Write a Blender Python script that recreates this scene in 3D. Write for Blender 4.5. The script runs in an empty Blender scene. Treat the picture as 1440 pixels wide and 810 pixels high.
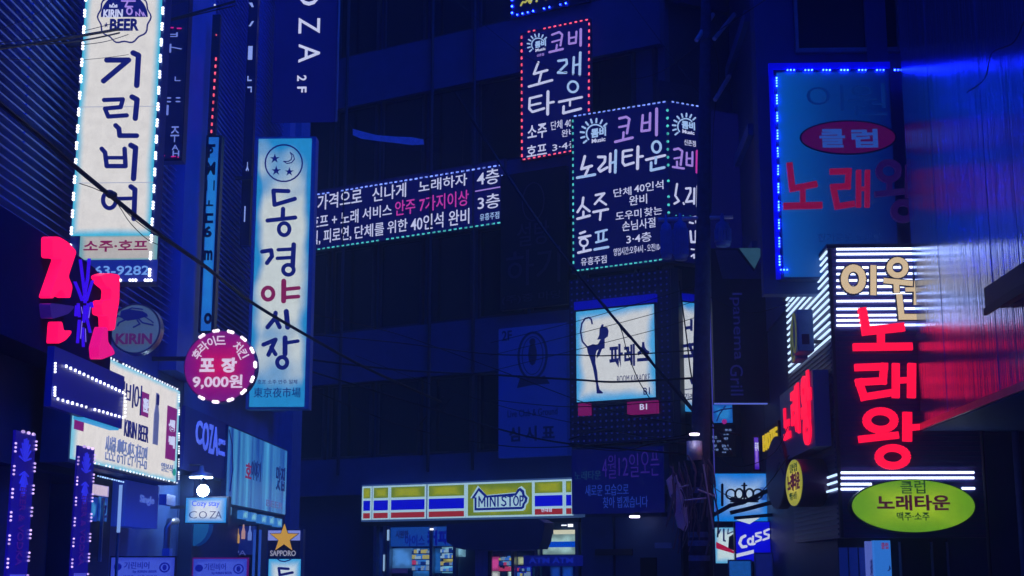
import bpy, bmesh, math, random
from mathutils import Vector, Matrix
random.seed(7)
S = bpy.context.scene
COL = S.collection
# ------------------------------------------------------------------ camera
F, CX, CY = 2000.0, 720.0, 405.0          # focal length and centre, in pixels of the 1440x810 photograph
PITCH, YAW = math.atan(395 / F), math.radians(2.0)
EYE = Vector((0, 0, 1.6))
cd = bpy.data.cameras.new('camera'); cam = bpy.data.objects.new('camera', cd); COL.objects.link(cam)
cd.lens = 50; cd.sensor_width = 36; cd.clip_end = 600; cd.clip_start = .1
RM = Matrix.Rotation(YAW, 3, 'Z') @ Matrix.Rotation(math.pi / 2 + PITCH, 3, 'X')
cam.matrix_world = Matrix.Translation(EYE) @ RM.to_4x4()
S.camera = cam
# ------------------------------------------------------------------ night sky and an added blue fill sun
w = bpy.data.worlds.new('World'); S.world = w; w.use_nodes = True
nt = w.node_tree; bg = nt.nodes['Background']
sky = nt.nodes.new('ShaderNodeTexSky'); sky.sky_type = 'NISHITA'; sky.sun_disc = False
SUN_EL, SUN_AZ = math.radians(56), math.radians(122)      # azimuth clockwise from +Y: behind the camera, to the right
sky.sun_elevation = SUN_EL; sky.sun_rotation = SUN_AZ
tint = nt.nodes.new('ShaderNodeMix'); tint.data_type = 'RGBA'; tint.blend_type = 'MULTIPLY'
tint.inputs[0].default_value = 1
tint.inputs[7].default_value = (.003, .055, .62, 1)
nt.links.new(sky.outputs[0], tint.inputs[6]); nt.links.new(tint.outputs[2], bg.inputs[0])
bg.inputs[1].default_value = 0.05
sd = bpy.data.lights.new('blue_fill', 'SUN'); sun = bpy.data.objects.new('blue_fill', sd); COL.objects.link(sun)
sd.energy = 5.0; sd.color = (.003, .085, 1.0); sd.angle = math.radians(50)  # soft blue fill added in place of the signs' street glow; no moon
sun.rotation_euler = Vector((-math.sin(SUN_AZ) * math.cos(SUN_EL), -math.cos(SUN_AZ) * math.cos(SUN_EL), -math.sin(SUN_EL))).to_track_quat('-Z', 'Y').to_euler()
vs = S.view_settings; vs.view_transform = 'Standard'; vs.look = 'None'; vs.exposure = 0; vs.gamma = 1
S.cycles.use_denoising = True; S.cycles.sample_clamp_indirect = 4; S.cycles.max_bounces = 6

# ------------------------------------------------------------------ helpers
def ray(px, py):
    return RM @ Vector(((px - CX) / F, -(py - CY) / F, -1))
def lin(c):
    return tuple((x / 255 / 12.92) if x / 255 <= .04045 else ((x / 255 + .055) / 1.055) ** 2.4 for x in c) + (1,)
class Pl:
    """an upright plane: u runs to the viewer's right along it, y into the wall, z up"""
    def __init__(s, o, d):
        s.o = Vector((o[0], o[1])); s.d = Vector((d[0], d[1])).normalized(); s.n = Vector((-s.d.y, s.d.x))
        s.ang = math.atan2(s.d.y, s.d.x)
    def at(s, px, py, yo=0):
        r = ray(px, py); t = (s.n.dot(s.o - EYE.xy) + yo) / s.n.dot(r.xy)
        p = EYE + r * t
        return (p.xy - s.o).dot(s.d), p.z
    def dist(s, px, py, yo=0):
        u, z = s.at(px, py, yo); p = s.o + s.d * u + s.n * yo
        return (p - EYE.xy).length
    def shift(s, toward):
        return Pl(s.o - s.n * toward, s.d)
    def rect(s, b, yo=0):
        xm, ym = (b[0] + b[2]) / 2, (b[1] + b[3]) / 2
        return s.at(b[0], ym, yo)[0], s.at(b[2], ym, yo)[0], s.at(xm, b[3], yo)[1], s.at(xm, b[1], yo)[1]   # u0,u1,z0,z1
def front(d): return Pl((0, d), (1, 0))
WORLD = Pl((0, 0), (1, 0))

MATS = {}
def mat(name, base, rough=.6, metal=0, var=.25, scale=6, bump=0, emit=None, k=1, spec=.4):
    if name in MATS: return MATS[name]
    m = bpy.data.materials.new(name); m.use_nodes = True; n = m.node_tree; b = n.nodes['Principled BSDF']
    if var and not emit and max(base[:3]) < 1.6 * min(base[:3]) and metal < .5:      # greys turned blue: the street's blue light put into the base colour
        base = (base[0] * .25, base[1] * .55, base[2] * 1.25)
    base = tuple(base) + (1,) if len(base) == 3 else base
    b.inputs['Roughness'].default_value = rough; b.inputs['Metallic'].default_value = metal
    b.inputs['Specular IOR Level'].default_value = spec
    b.inputs['Base Color'].default_value = base
    if var:
        tc = n.nodes.new('ShaderNodeTexCoord'); no = n.nodes.new('ShaderNodeTexNoise'); no.inputs['Scale'].default_value = scale
        no.inputs['Detail'].default_value = 5; n.links.new(tc.outputs['Object'], no.inputs['Vector'])
        mx = n.nodes.new('ShaderNodeMix'); mx.data_type = 'RGBA'
        mx.inputs[6].default_value = tuple(x * (1 - var) for x in base[:3]) + (1,)
        mx.inputs[7].default_value = tuple(min(1, x * (1 + var)) for x in base[:3]) + (1,)
        n.links.new(no.outputs['Fac'], mx.inputs[0]); n.links.new(mx.outputs[2], b.inputs['Base Color'])
        if bump:
            bp = n.nodes.new('ShaderNodeBump'); bp.inputs['Strength'].default_value = bump; bp.inputs['Distance'].default_value = .02
            n.links.new(no.outputs['Fac'], bp.inputs['Height']); n.links.new(bp.outputs[0], b.inputs['Normal'])
    if emit:
        b.inputs['Emission Color'].default_value = lin(emit); b.inputs['Emission Strength'].default_value = k
    MATS[name] = m; return m
def bulbs(name, c, k=1):                      # strings of bulbs: no two equally bright
    if name in MATS: return MATS[name]
    m = glow(name, c, k); n = m.node_tree; tc = n.nodes.new('ShaderNodeTexCoord'); no = n.nodes.new('ShaderNodeTexWhiteNoise')
    sn = n.nodes.new('ShaderNodeVectorMath'); sn.operation = 'SNAP'; sn.inputs[1].default_value = (.06, 5, .06)
    mr = n.nodes.new('ShaderNodeMapRange'); mr.inputs[3].default_value = k * .45; mr.inputs[4].default_value = k * 1.35
    n.links.new(tc.outputs['Object'], sn.inputs[0]); n.links.new(sn.outputs[0], no.inputs['Vector']); n.links.new(no.outputs['Value'], mr.inputs[0]); n.links.new(mr.outputs[0], n.nodes['Principled BSDF'].inputs['Emission Strength'])
    return m
def glow(name, c, k=1):                       # a lit letter, tube or bulb
    return mat(name, (.02, .02, .02), .5, var=0, emit=c, k=k)
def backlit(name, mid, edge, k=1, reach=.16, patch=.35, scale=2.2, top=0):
    """sign face with uneven glow painted into its emission: colour mid, edge round the rim, noise patches"""
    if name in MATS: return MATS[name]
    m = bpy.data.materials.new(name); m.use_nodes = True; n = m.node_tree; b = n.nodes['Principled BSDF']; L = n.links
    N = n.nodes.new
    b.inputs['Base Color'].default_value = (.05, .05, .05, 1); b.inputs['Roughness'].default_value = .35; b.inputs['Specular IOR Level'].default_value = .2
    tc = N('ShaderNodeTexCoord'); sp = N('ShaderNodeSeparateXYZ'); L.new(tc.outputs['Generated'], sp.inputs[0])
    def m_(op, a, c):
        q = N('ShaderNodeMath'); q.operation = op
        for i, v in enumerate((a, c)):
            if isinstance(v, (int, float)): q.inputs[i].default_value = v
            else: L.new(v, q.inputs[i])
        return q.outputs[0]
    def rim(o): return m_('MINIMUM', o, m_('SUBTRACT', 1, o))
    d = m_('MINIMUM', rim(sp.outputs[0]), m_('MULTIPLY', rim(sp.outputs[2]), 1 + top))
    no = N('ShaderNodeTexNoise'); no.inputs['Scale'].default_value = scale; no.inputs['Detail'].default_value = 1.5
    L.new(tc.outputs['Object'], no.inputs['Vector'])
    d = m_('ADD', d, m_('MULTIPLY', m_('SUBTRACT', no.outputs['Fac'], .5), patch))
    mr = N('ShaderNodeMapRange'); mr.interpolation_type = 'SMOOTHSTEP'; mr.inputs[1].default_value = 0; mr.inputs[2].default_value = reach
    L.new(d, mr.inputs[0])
    mx = N('ShaderNodeMix'); mx.data_type = 'RGBA'; mx.inputs[6].default_value = lin(edge); mx.inputs[7].default_value = lin(mid)  # rim-to-middle glow painted as emission colour; no tubes behind the face
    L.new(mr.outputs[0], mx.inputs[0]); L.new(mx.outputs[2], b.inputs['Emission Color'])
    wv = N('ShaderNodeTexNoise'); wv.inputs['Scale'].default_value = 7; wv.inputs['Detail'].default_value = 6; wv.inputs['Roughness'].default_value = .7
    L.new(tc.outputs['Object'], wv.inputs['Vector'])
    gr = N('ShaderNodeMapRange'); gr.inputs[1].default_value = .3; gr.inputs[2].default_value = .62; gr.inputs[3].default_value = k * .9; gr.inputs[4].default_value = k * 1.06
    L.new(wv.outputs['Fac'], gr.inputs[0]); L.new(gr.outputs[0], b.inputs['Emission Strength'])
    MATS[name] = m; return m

class MB:
    def __init__(s, pl): s.bm = bmesh.new(); s.pl = pl; s.k = 0
    def box(s, u0, u1, y0, y1, z0, z1, bev=0):
        b = bmesh.new(); bmesh.ops.create_cube(b, size=1)
        for v in b.verts: v.co = Vector((u0 + (v.co.x + .5) * (u1 - u0), y0 + (v.co.y + .5) * (y1 - y0), z0 + (v.co.z + .5) * (z1 - z0)))
        if bev: bmesh.ops.bevel(b, geom=b.edges[:], offset=bev, segments=2, affect='EDGES', profile=.7)
        s.add(b); return s
    def add(s, b):
        me = bpy.data.meshes.new('t'); b.to_mesh(me); b.free(); s.bm.from_mesh(me); bpy.data.meshes.remove(me)
    def poly(s, pts, y0, y1):                # pts are (u,z); y0 is the face towards the viewer
        f = [s.bm.verts.new((u, y0, z)) for u, z in pts]; r = [s.bm.verts.new((u, y1, z)) for u, z in pts]
        n = len(pts)
        try: s.bm.faces.new(f); s.bm.faces.new(r[::-1])
        except ValueError: pass
        for i in range(n): s.bm.faces.new((f[i], r[i], r[(i + 1) % n], f[(i + 1) % n]))
        return s
    def disc(s, c, ru, rz, y0, y1, n=32):
        return s.poly([(c[0] + ru * math.cos(2 * math.pi * i / n), c[1] + rz * math.sin(2 * math.pi * i / n)) for i in range(n)], y0, y1)
    def ring(s, c, ru, rz, w, y0, y1, n=36):
        P = lambda r, y: [s.bm.verts.new((c[0] + (ru + r) * math.cos(2 * math.pi * i / n), y, c[1] + (rz + r) * math.sin(2 * math.pi * i / n))) for i in range(n)]
        a, b, c_, d = P(w / 2, y0), P(-w / 2, y0), P(-w / 2, y1), P(w / 2, y1)
        for A, B in ((a, b), (b, c_), (c_, d), (d, a)):
            for i in range(n): s.bm.faces.new((A[i], B[i], B[(i + 1) % n], A[(i + 1) % n]))
        return s
    def stroke(s, pts, w, y0, y1, cap='round'):
        """pts (u,z); w metres; each segment a slab, joints rounded, every piece a hair apart in depth"""
        n = len(pts)
        for i in range(n - 1):
            a, b = Vector(pts[i]), Vector(pts[i + 1]); d = b - a
            if d.length < 1e-6: continue
            d.normalize(); q = Vector((-d.y, d.x)) * (w / 2)
            if cap == 'flat':
                if i > 0: a = a - d * (w / 2)
                if i < n - 2: b = b + d * (w / 2)
            e = .0004 * (s.k % 7); s.k += 1
            s.poly([tuple(a - q), tuple(b - q), tuple(b + q), tuple(a + q)], y0 - e, y1)
        if cap == 'round':
            for p in pts:
                e = .0004 * (s.k % 7) + .0002; s.k += 1
                s.disc(p, w / 2, w / 2, y0 - e, y1, 14)
        return s
    def tube(s, pts, r, n=6):
        vs = []
        for i, p in enumerate(pts):
            p = Vector(p); t = (Vector(pts[min(i + 1, len(pts) - 1)]) - Vector(pts[max(i - 1, 0)])).normalized()
            a = t.cross(Vector((.13, .2, .97))).normalized(); b = t.cross(a)
            vs.append([s.bm.verts.new(p + (a * math.cos(2 * math.pi * k / n) + b * math.sin(2 * math.pi * k / n)) * r) for k in range(n)])
        for i in range(len(vs) - 1):
            for k in range(n): s.bm.faces.new((vs[i][k], vs[i][(k + 1) % n], vs[i + 1][(k + 1) % n], vs[i + 1][k]))
        s.bm.faces.new(vs[0][::-1]); s.bm.faces.new(vs[-1]); return s
    def lathe(s, c, prof, n=20):             # c=(u,y), prof [(r,z)...] upwards
        R = [[s.bm.verts.new((c[0] + r * math.cos(2 * math.pi * k / n), c[1] + r * math.sin(2 * math.pi * k / n), z)) for k in range(n)] for r, z in prof]
        for A, B in zip(R, R[1:]):
            for k in range(n): s.bm.faces.new((A[k], A[(k + 1) % n], B[(k + 1) % n], B[k]))
        s.bm.faces.new(R[0][::-1]); s.bm.faces.new(R[-1]); return s

BASE = {}
class Thing:
    def __init__(s, name, label, cat, pl, base, group=None, kind=None):
        s.pl = pl; s.base = Vector((base[0], base[1], base[2]))
        o = bpy.data.objects.new(name, None); COL.objects.link(o); o.empty_display_size = .2
        p = pl.o + pl.d * base[0] + pl.n * base[1]
        o.location = (p.x, p.y, base[2]); o.rotation_euler = (0, 0, pl.ang)
        if kind: o['kind'] = kind
        o['label'] = label; o['category'] = cat
        if group: o['group'] = group
        s.root = o
    def mb(s): return MB(s.pl)
    def part(s, name, mb, m, parent=None, label=None, smooth=False):
        bmesh.ops.recalc_face_normals(mb.bm, faces=mb.bm.faces[:])
        for v in mb.bm.verts: v.co -= s.base
        me = bpy.data.meshes.new(name); mb.bm.to_mesh(me); mb.bm.free()
        if smooth:
            for p in me.polygons: p.use_smooth = True
        me.materials.append(m); o = bpy.data.objects.new(name, me); COL.objects.link(o); o.parent = parent or s.root
        if label: o['label'] = label
        return o
    # ---- things drawn by where they sit on the plane (photo pixels -> metres on the plane)
    def P(s, px, py, yo=0): return s.pl.at(px, py, yo)
    def panel(s, name, b, m, y0, y1, grow=0, bev=0, parent=None):
        u0, u1, z0, z1 = s.pl.rect(b)
        return s.part(name, s.mb().box(u0 - grow, u1 + grow, y0, y1, z0 - grow, z1 + grow, bev), m, parent)
    def text(s, t, b, m, y=-.012, d=.01, bold=.02, rot=0, name='lettering', parent=None, flip=False):
        u0, u1, z0, z1 = s.pl.rect(b)
        me = text_mesh(t, bold, rot)
        return s.fit(me, (u0, u1, z0, z1), m, y, d, name, parent)
    def fit(s, me, r, m, y, d, name, parent):
        u0, u1, z0, z1 = r; x0, x1, y0, y1 = bounds(me); me = me.copy()
        for v in me.vertices:
            v.co = Vector((u0 + (v.co.x - x0) / (x1 - x0) * (u1 - u0), y if v.co.z > 0 else y + d, z0 + (v.co.y - y0) / (y1 - y0) * (z1 - z0))) - s.base
        me.materials.clear(); me.materials.append(m)
        o = bpy.data.objects.new(name, me); COL.objects.link(o); o.parent = parent or s.root
        return o
    def strokes(s, L, m, org, sc, w=None, y=-.012, d=.012, cap='round', grow=0, name='lettering', parent=None):
        """L: strokes given as (points, width) or ('o', cx, cy, rx, ry, width) in a crop of the photo at org, sc"""
        g = s.mb()
        for st in L:
            if st[0] == 'o':
                _, cx, cy, rx, ry, ww = st; n = 26
                pts = [(cx + rx * math.cos(2 * math.pi * i / n), cy + ry * math.sin(2 * math.pi * i / n)) for i in range(n + 1)]
                cp = 'round' if cap == 'round' else 'flat'
            else: pts, ww = st; cp = cap
            ww = w or ww; pp = [(org[0] + x / sc, org[1] + y_ / sc) for x, y_ in pts]
            k = s.pl.dist(pp[0][0], pp[0][1]) / F * 1.0
            q = [s.P(*p) for p in pp]
            g.stroke(q, (ww + grow) / sc * k, y, y + d, cp)
        return s.part(name, g, m, parent)
    def leds(s, path, m, n=None, gap=8, size=3, pat=None, y=-.03, elong=1.0, name='led_strip', rail=None, uz=False, parent=None):
        """little bulbs along a pixel path; pat: (count, pitch) clusters of bulbs"""
        g = s.mb(); rl = s.mb()
        for (a, b) in zip(path, path[1:]):
            k = (s.pl.dist(*a) if not uz else (s.pl.o + s.pl.d * a[0] - EYE.xy).length) / F
            A, B = (Vector(a), Vector(b)) if uz else (Vector(s.P(*a)), Vector(s.P(*b))); L = (Vector(b) - Vector(a)).length / (k if uz else 1)
            num = max(1, int(round(L / gap)))
            dirn = (B - A).normalized(); r = size / 2 * k
            for i in range(num):
                c0 = A + (B - A) * ((i + .5) / num)
                if random.random() < .03: continue
                for j in range(pat[0] if pat else 1):
                    c = c0 + dirn * ((j - (pat[0] - 1) / 2) * pat[1] * (B - A).length / L if pat else 0)
                    e = r * elong; q = Vector((-dirn.y, dirn.x)) * r
                    if elong > 1.2: g.poly([tuple(c - dirn * e - q), tuple(c + dirn * e - q), tuple(c + dirn * e + q), tuple(c - dirn * e + q)], y, y + .008)
                    else: g.disc((c.x, c.y), r, r, y, y + .015, 8)
            if rail:
                q = Vector((-dirn.y, dirn.x)) * (r * 1.5)
                rl.poly([tuple(A - q), tuple(B - q), tuple(B + q), tuple(A + q)], y + .012, y + .03)
        o = s.part(name, g, m, parent)
        if rail: s.part('led_rail', rl, rail, parent)
        return o
TXT = {}
TS = bpy.data.scenes.new('lettering_workshop')      # letters are set here one by one, then copied as meshes
def text_mesh(t, bold, rot=0):
    k = (t, bold, rot)
    if k in TXT: return TXT[k]
    c = bpy.data.curves.new('t', 'FONT'); c.body = t; c.size = 1; c.offset = bold; c.extrude = .01; c.resolution_u = 3
    o = bpy.data.objects.new('t', c); TS.collection.objects.link(o)
    TS.view_layers[0].update()
    me = bpy.data.meshes.new_from_object(o.evaluated_get(TS.view_layers[0].depsgraph))
    bpy.data.objects.remove(o); bpy.data.curves.remove(c)
    if rot: me.transform(Matrix.Rotation(math.radians(rot), 4, 'Z'))
    TXT[k] = me; return me
def bounds(me):
    xs = [v.co.x for v in me.vertices]; ys = [v.co.y for v in me.vertices]
    return min(xs), max(xs), min(ys), max(ys)
def sign(name, label, pl, b, cat='sign', group=None, depth=.2):
    u0, u1, z0, z1 = pl.rect(b)
    return Thing(name, label, cat, pl, ((u0 + u1) / 2, 0, z0), group)

# ------------------------------------------------------------------ palette
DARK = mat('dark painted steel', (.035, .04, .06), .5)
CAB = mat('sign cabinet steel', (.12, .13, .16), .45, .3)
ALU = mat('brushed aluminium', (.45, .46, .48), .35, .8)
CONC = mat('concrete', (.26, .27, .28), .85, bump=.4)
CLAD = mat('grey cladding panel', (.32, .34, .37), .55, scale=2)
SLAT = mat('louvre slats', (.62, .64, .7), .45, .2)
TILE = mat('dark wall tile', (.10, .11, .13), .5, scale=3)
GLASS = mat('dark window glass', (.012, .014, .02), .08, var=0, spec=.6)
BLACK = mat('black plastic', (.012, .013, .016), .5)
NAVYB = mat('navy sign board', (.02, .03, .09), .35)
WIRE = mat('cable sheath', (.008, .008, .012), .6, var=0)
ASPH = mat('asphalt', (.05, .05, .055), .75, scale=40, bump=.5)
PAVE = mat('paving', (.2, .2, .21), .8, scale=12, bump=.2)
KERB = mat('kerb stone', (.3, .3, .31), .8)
NAVY = mat('navy film', (.012, .016, .09), .5, var=0, emit=(14, 22, 105), k=1)
NAVYT = mat('navy print', (.012, .016, .09), .5, var=0, emit=(12, 18, 88), k=1)
MAROON = mat('maroon print', (.1, .01, .04), .5, var=0, emit=(122, 22, 72), k=1)
WHITE_L = bulbs('white led', (235, 235, 255), 3.0)
BLUE_L = bulbs('blue led', (20, 44, 255), 55.0)
TEAL_L = bulbs('teal led', (80, 205, 205), 1.1)
BLUEW_L = bulbs('pale blue led', (120, 150, 255), 1.6)
RED_L = bulbs('red led', (255, 90, 120), 1.6)
LIT_W = glow('lit white letters', (205, 212, 250), 1)
LIT_C = glow('lit pale cyan letters', (165, 200, 250), 1)
LIT_V = glow('lit violet letters', (168, 140, 232), 1)
LIT_P = glow('lit pink letters', (200, 60, 170), 1)

# ------------------------------------------------------------------ setting: ground
def structure(name, mb, m):
    me = bpy.data.meshes.new(name); bmesh.ops.recalc_face_normals(mb.bm, faces=mb.bm.faces[:]); mb.bm.to_mesh(me); mb.bm.free()
    me.materials.append(m); o = bpy.data.objects.new(name, me); COL.objects.link(o); o['kind'] = 'structure'; return o
structure('ground', MB(WORLD).box(-300, 300, -100, 500, -.3, -.004), ASPH)
structure('road', MB(WORLD).box(-3.2, 3.2, -60, 36, -.003, .0), ASPH)
structure('cross_street', MB(WORLD).box(-60, 60, 36.004, 38.4, -.003, .0), ASPH)
g = MB(WORLD); g.box(-6, -3.4, -60, 33, 0, .12); structure('pavement', g, PAVE)
g = MB(WORLD); g.box(3.4, 8, -60, 33, 0, .12); structure('pavement', g, PAVE)
structure('kerb', MB(WORLD).box(-3.396, -3.2, -60, 33, 0, .125), KERB)
structure('kerb', MB(WORLD).box(3.2, 3.396, -60, 33, 0, .125), KERB)
m = mat('road paint', (.7, .7, .68), .6)
structure('road_marking', MB(WORLD).box(-.06, .06, -60, 34, .0005, .004), m)

# ------------------------------------------------------------------ planes
LF = Pl((-6, 0), (0, 1))
SF = Pl((-5, 0), (0, 1))
hd = lambda px: ray(px, 800).xy.normalized()
dl = -hd(-2700)
r0 = ray(657, 800); o0 = EYE.xy + r0.xy * (40 / r0.y)
CF = Pl(o0, dl)
CFK = CF.shift(.9); CFT = CF.shift(.6); CFM = CF.shift(.35); CFS = CF.shift(.12)
drr = hd(4570)
def right_of(pl, px, py=500):
    u, z = pl.at(px, py); p = pl.o + pl.d * u; return Pl(p, drr)
CRK = right_of(CFK, 941, 250); CRT = right_of(CFT, 946, 500)

# ------------------------------------------------------------------ left louvred building
def building(name, label, pl, base): return Thing(name, label, 'building', pl, base)
B = building('louvred_building', 'dark building with horizontal metal louvres behind the tall white blade sign', LF, (16, 0, 0))
B.part('wall', B.mb().box(9, 23, .2, 9, 0, 19), CLAD)
def louvre(B, u0, u1, z0, z1, pitch):
    g = B.mb(); z = z0
    while z < z1:
        v = [(u0, .02, z), (u1, .02, z), (u1, .14, z + pitch * .75), (u0, .14, z + pitch * .75)]
        a = [g.bm.verts.new(q) for q in v]; b = [g.bm.verts.new((q[0], q[1] + .012, q[2] - .012)) for q in v]
        g.bm.faces.new(a); g.bm.faces.new(b[::-1])
        for i in range(4): g.bm.faces.new((a[i], a[(i + 1) % 4], b[(i + 1) % 4], b[i]))
        z += pitch
    B.part('louvre', g, SLAT)
for a, b in ((13, 15.15), (15.2, 16.9), (17.7, 19.7), (19.8, 21.4)): louvre(B, a, b, 5.0, 18.5, .11)
for u0, u1 in ((16.95, 17.1), (17.2, 17.62), (21.5, 23)):
    B.part('pilaster', B.mb().box(u0, u1, -.08, .196, 4.6, 18.9), CLAD)
B.part('downpipe', B.mb().tube([(17.15, -.05, 3.6), (17.15, -.05, 18)], .045, 8), ALU)
B.part('parapet', B.mb().box(8.9, 23, -.1, 9.1, 19.002, 19.4), CONC)
# ground-storey shop front standing forward
B.part('shop_front', B.mb().box(9, 19.15, -.55, .196, 2.62, 4.0), TILE)
B.part('shop_wall', B.mb().box(9, 15.5, -.4, .196, .0, 2.615), TILE)
B.part('shop_wall', B.mb().box(17.2, 19.1, -.2, .196, .0, 2.615), CLAD)

B2 = building('corner_building', 'narrow dark building on the left at the corner of the crossing', LF, (28, 0, 0))
B2.part('wall', B2.mb().box(23.05, 32, .2, 10, 0, 21), CLAD)
for a, b in ((23.5, 25.2), (25.3, 27.2), (27.3, 29.6)): louvre(B2, a, b, 4.9, 20, .1)
B2.part('pilaster', B2.mb().box(30.9, 32.02, -.12, .196, 0, 20.9), CONC)
B2.part('pilaster', B2.mb().box(29.7, 30.3, -.1, .196, 4.9, 20.9), CLAD)
B2.part('parapet', B2.mb().box(23.03, 32.1, -.15, 10.1, 21.002, 21.4), CONC)
B2.part('shop_wall', B2.mb().box(23.1, 30.85, -.02, .196, 0, 3.1), TILE)

# ------------------------------------------------------------------ centre building
uc = CF.at(938, 500)[0]
BC = building('centre_building', 'large dark building closing the street with the convenience store in its base', CF, (0, 0, 0))
BC.part('wall', BC.mb().box(-16, uc, .25, 12, 0, 26), mat('painted render', (.12, .13, .17), .7, scale=1.2))
for i, (a, b) in enumerate(((-420, -330), (-180, -95), (38, 112), (232, 320), (448, 523), (636, 690))):
    z1 = CF.at(680, a)[1]; z0 = CF.at(680, b)[1]
    BC.part('spandrel_band', BC.mb().box(-16, uc, -.02, .246, z0, z1), mat('pale spandrel', (.17, .19, .22), .6, scale=2))
bands = [(112, 232), (320, 448), (523, 636), (-95, 38), (-330, -180)]
for a, b in bands:
    z1 = CF.at(680, a)[1] - .02; z0 = CF.at(680, b)[1] + .02; u = -15.5
    while u < uc - 1.2:
        f = BC.mb(); w_ = 1.55
        f.box(u, u + .07, .08, .24, z0, z1).box(u + w_ - .07, u + w_, .08, .24, z0, z1)
        f.box(u + .07, u + w_ - .07, .08, .24, z0, z0 + .07).box(u + .07, u + w_ - .07, .08, .24, z1 - .07, z1)
        fr = BC.part('window', f, DARK)
        BC.part('pane', BC.mb().box(u + .07, u + w_ - .07, .16, .18, z0 + .07, z1 - .07), GLASS, fr)
        u += 1.75
BC.part('parapet', BC.mb().box(-16.1, uc + .1, -.1, 12, 26.002, 26.5), CONC)
# chamfered right wing of the same block
BR = Pl(CF.o + CF.d * uc, drr)
BC2 = building('chamfer_building', 'dark block beyond the utility pole, turning away to the right', BR, (4, 0, 0))
BC2.part('wall', BC2.mb().box(.02, 26, .3, 9, 0, 26), mat('dark render', (.05, .055, .075), .7, scale=1.2))
for k in range(7):
    z = 3.5 + k * 3.4
    BC2.part('spandrel_band', BC2.mb().box(.02, 26, .1, .296, z, z + 1.0), mat('dim spandrel', (.07, .075, .1), .6))

for px in (484, 607, 668):
    u = CF.at(px, 400)[0]; BC.part('downpipe', BC.mb().tube([(u, -.09, 4.3), (u, -.09, 25.5)], .05, 8), DARK)
for px, ya, yb in ((530, 300, 360), (590, 560, 640), (650, 130, 230)):
    u = CF.at(px, 400)[0]; BC.part('conduit', BC.mb().tube([(u, -.05, CF.at(px, yb)[1]), (u + .05, -.05, CF.at(px, (ya + yb) / 2)[1]), (u + .9, -.05, CF.at(px, ya)[1])], .02, 6), WIRE)
# ------------------------------------------------------------------ right-hand buildings
RX = Pl((4.64, 0), (0, -1))        # u = -Y ; y = x-4.64
BR2 = building('right_corner_building', 'dark narrow building behind the vertical grill sign on the right', RX, (-36, 0, 0))
BR2.part('wall', BR2.mb().box(-47, -34.2, .2, 9, 0, 22), TILE)
for k in range(6):
    BR2.part('string_course', BR2.mb().box(-47, -34.2, .05, .196, 3.2 + 3 * k, 3.5 + 3 * k), CLAD)
BK = building('karaoke_building', 'building carrying the striped corner sign and the tall unlit hoarding', WORLD, (8, 29, 0))
BK.part('wall', BK.mb().box(4.82, 12, 24.25, 34, 0, 7), TILE)
BK.part('side_fin', BK.mb().box(3.62, 4.8, 25.0, 25.3, 6.4, 22), mat('blue grey render', (.16, .17, .22), .7, scale=1.5))
BK.part('upper_wall', BK.mb().box(4.802, 12, 25.0, 34, 7.05, 22), mat('blue grey render', (.16, .17, .22), .7, scale=1.5))
pl = front(24.98)
u0, u1, z0, z1 = pl.rect((1118, -160, 1255, 70))
f = BK.mb(); f.box(u0 - .06, u0, 24.9, 24.99, z0, z1).box(u1, u1 + .06, 24.9, 24.99, z0, z1).box(u0 - .06, u1 + .06, 24.86, 24.99, z0 - .08, z0)
fr = BK.part('window', f, ALU)
BK.part('pane', BK.mb().box(u0, u1, 24.95, 24.985, z0, z1), GLASS, fr)
BK.part('pilaster', BK.mb().box(5.62, 5.98, 24.8, 24.996, 8.5, 22), mat('blue grey render', (.16,) * 3))
BM_ = building('metal_clad_building', 'near building on the right whose smooth metal upper wall mirrors the neon', WORLD, (9, 18, 0))
mm = bpy.data.materials.new('rippled metal sheet'); mm.use_nodes = True; n = mm.node_tree; b = n.nodes['Principled BSDF']
b.inputs['Base Color'].default_value = (.42, .58, 1.0, 1); b.inputs['Metallic'].default_value = .9; b.inputs['Roughness'].default_value = .2
tc = n.nodes.new('ShaderNodeTexCoord'); mp = n.nodes.new('ShaderNodeMapping'); mp.inputs['Scale'].default_value = (9, 9, .09)
no = n.nodes.new('ShaderNodeTexNoise'); no.inputs['Scale'].default_value = 1.6; no.inputs['Detail'].default_value = 4
bp = n.nodes.new('ShaderNodeBump'); bp.inputs['Strength'].default_value = .5; bp.inputs['Distance'].default_value = .035
n.links.new(tc.outputs['Object'], mp.inputs[0]); n.links.new(mp.outputs[0], no.inputs['Vector']); n.links.new(no.outputs['Fac'], bp.inputs['Height']); n.links.new(bp.outputs[0], b.inputs['Normal'])
mr = n.nodes.new('ShaderNodeMapRange'); mr.inputs[3].default_value = .05; mr.inputs[4].default_value = .24
n.links.new(no.outputs['Fac'], mr.inputs[0]); n.links.new(mr.outputs[0], b.inputs['Roughness'])
BM_.part('metal_wall', BM_.mb().box(6.0, 14, 9, 23.97, 3.95, 22), mm)
for y_ in (22.3, 19.6, 16.9):
    BM_.part('wall_joint', BM_.mb().box(5.996, 5.999, y_ - .006, y_ + .006, 3.99, 21.9), mm)
BM_.part('drip_edge', BM_.mb().box(5.96, 5.999, 9, 23.97, 3.87, 3.98), ALU)
BM_.part('soffit', BM_.mb().box(6.02, 14, 9, 24.2, 3.86, 3.946), mat('soffit board', (.3, .31, .33), .6))
BM_.part('ground_wall', BM_.mb().box(8.2, 14, 9, 24.15, 0, 3.855), mat('black tile', (.02, .02, .024), .35))
BM_.part('column', BM_.mb().tube([(7.55, 24.0, .12), (7.55, 24.0, 3.855)], .06, 12), mat('painted column', (.3, .3, .32), .4), smooth=True)
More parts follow.
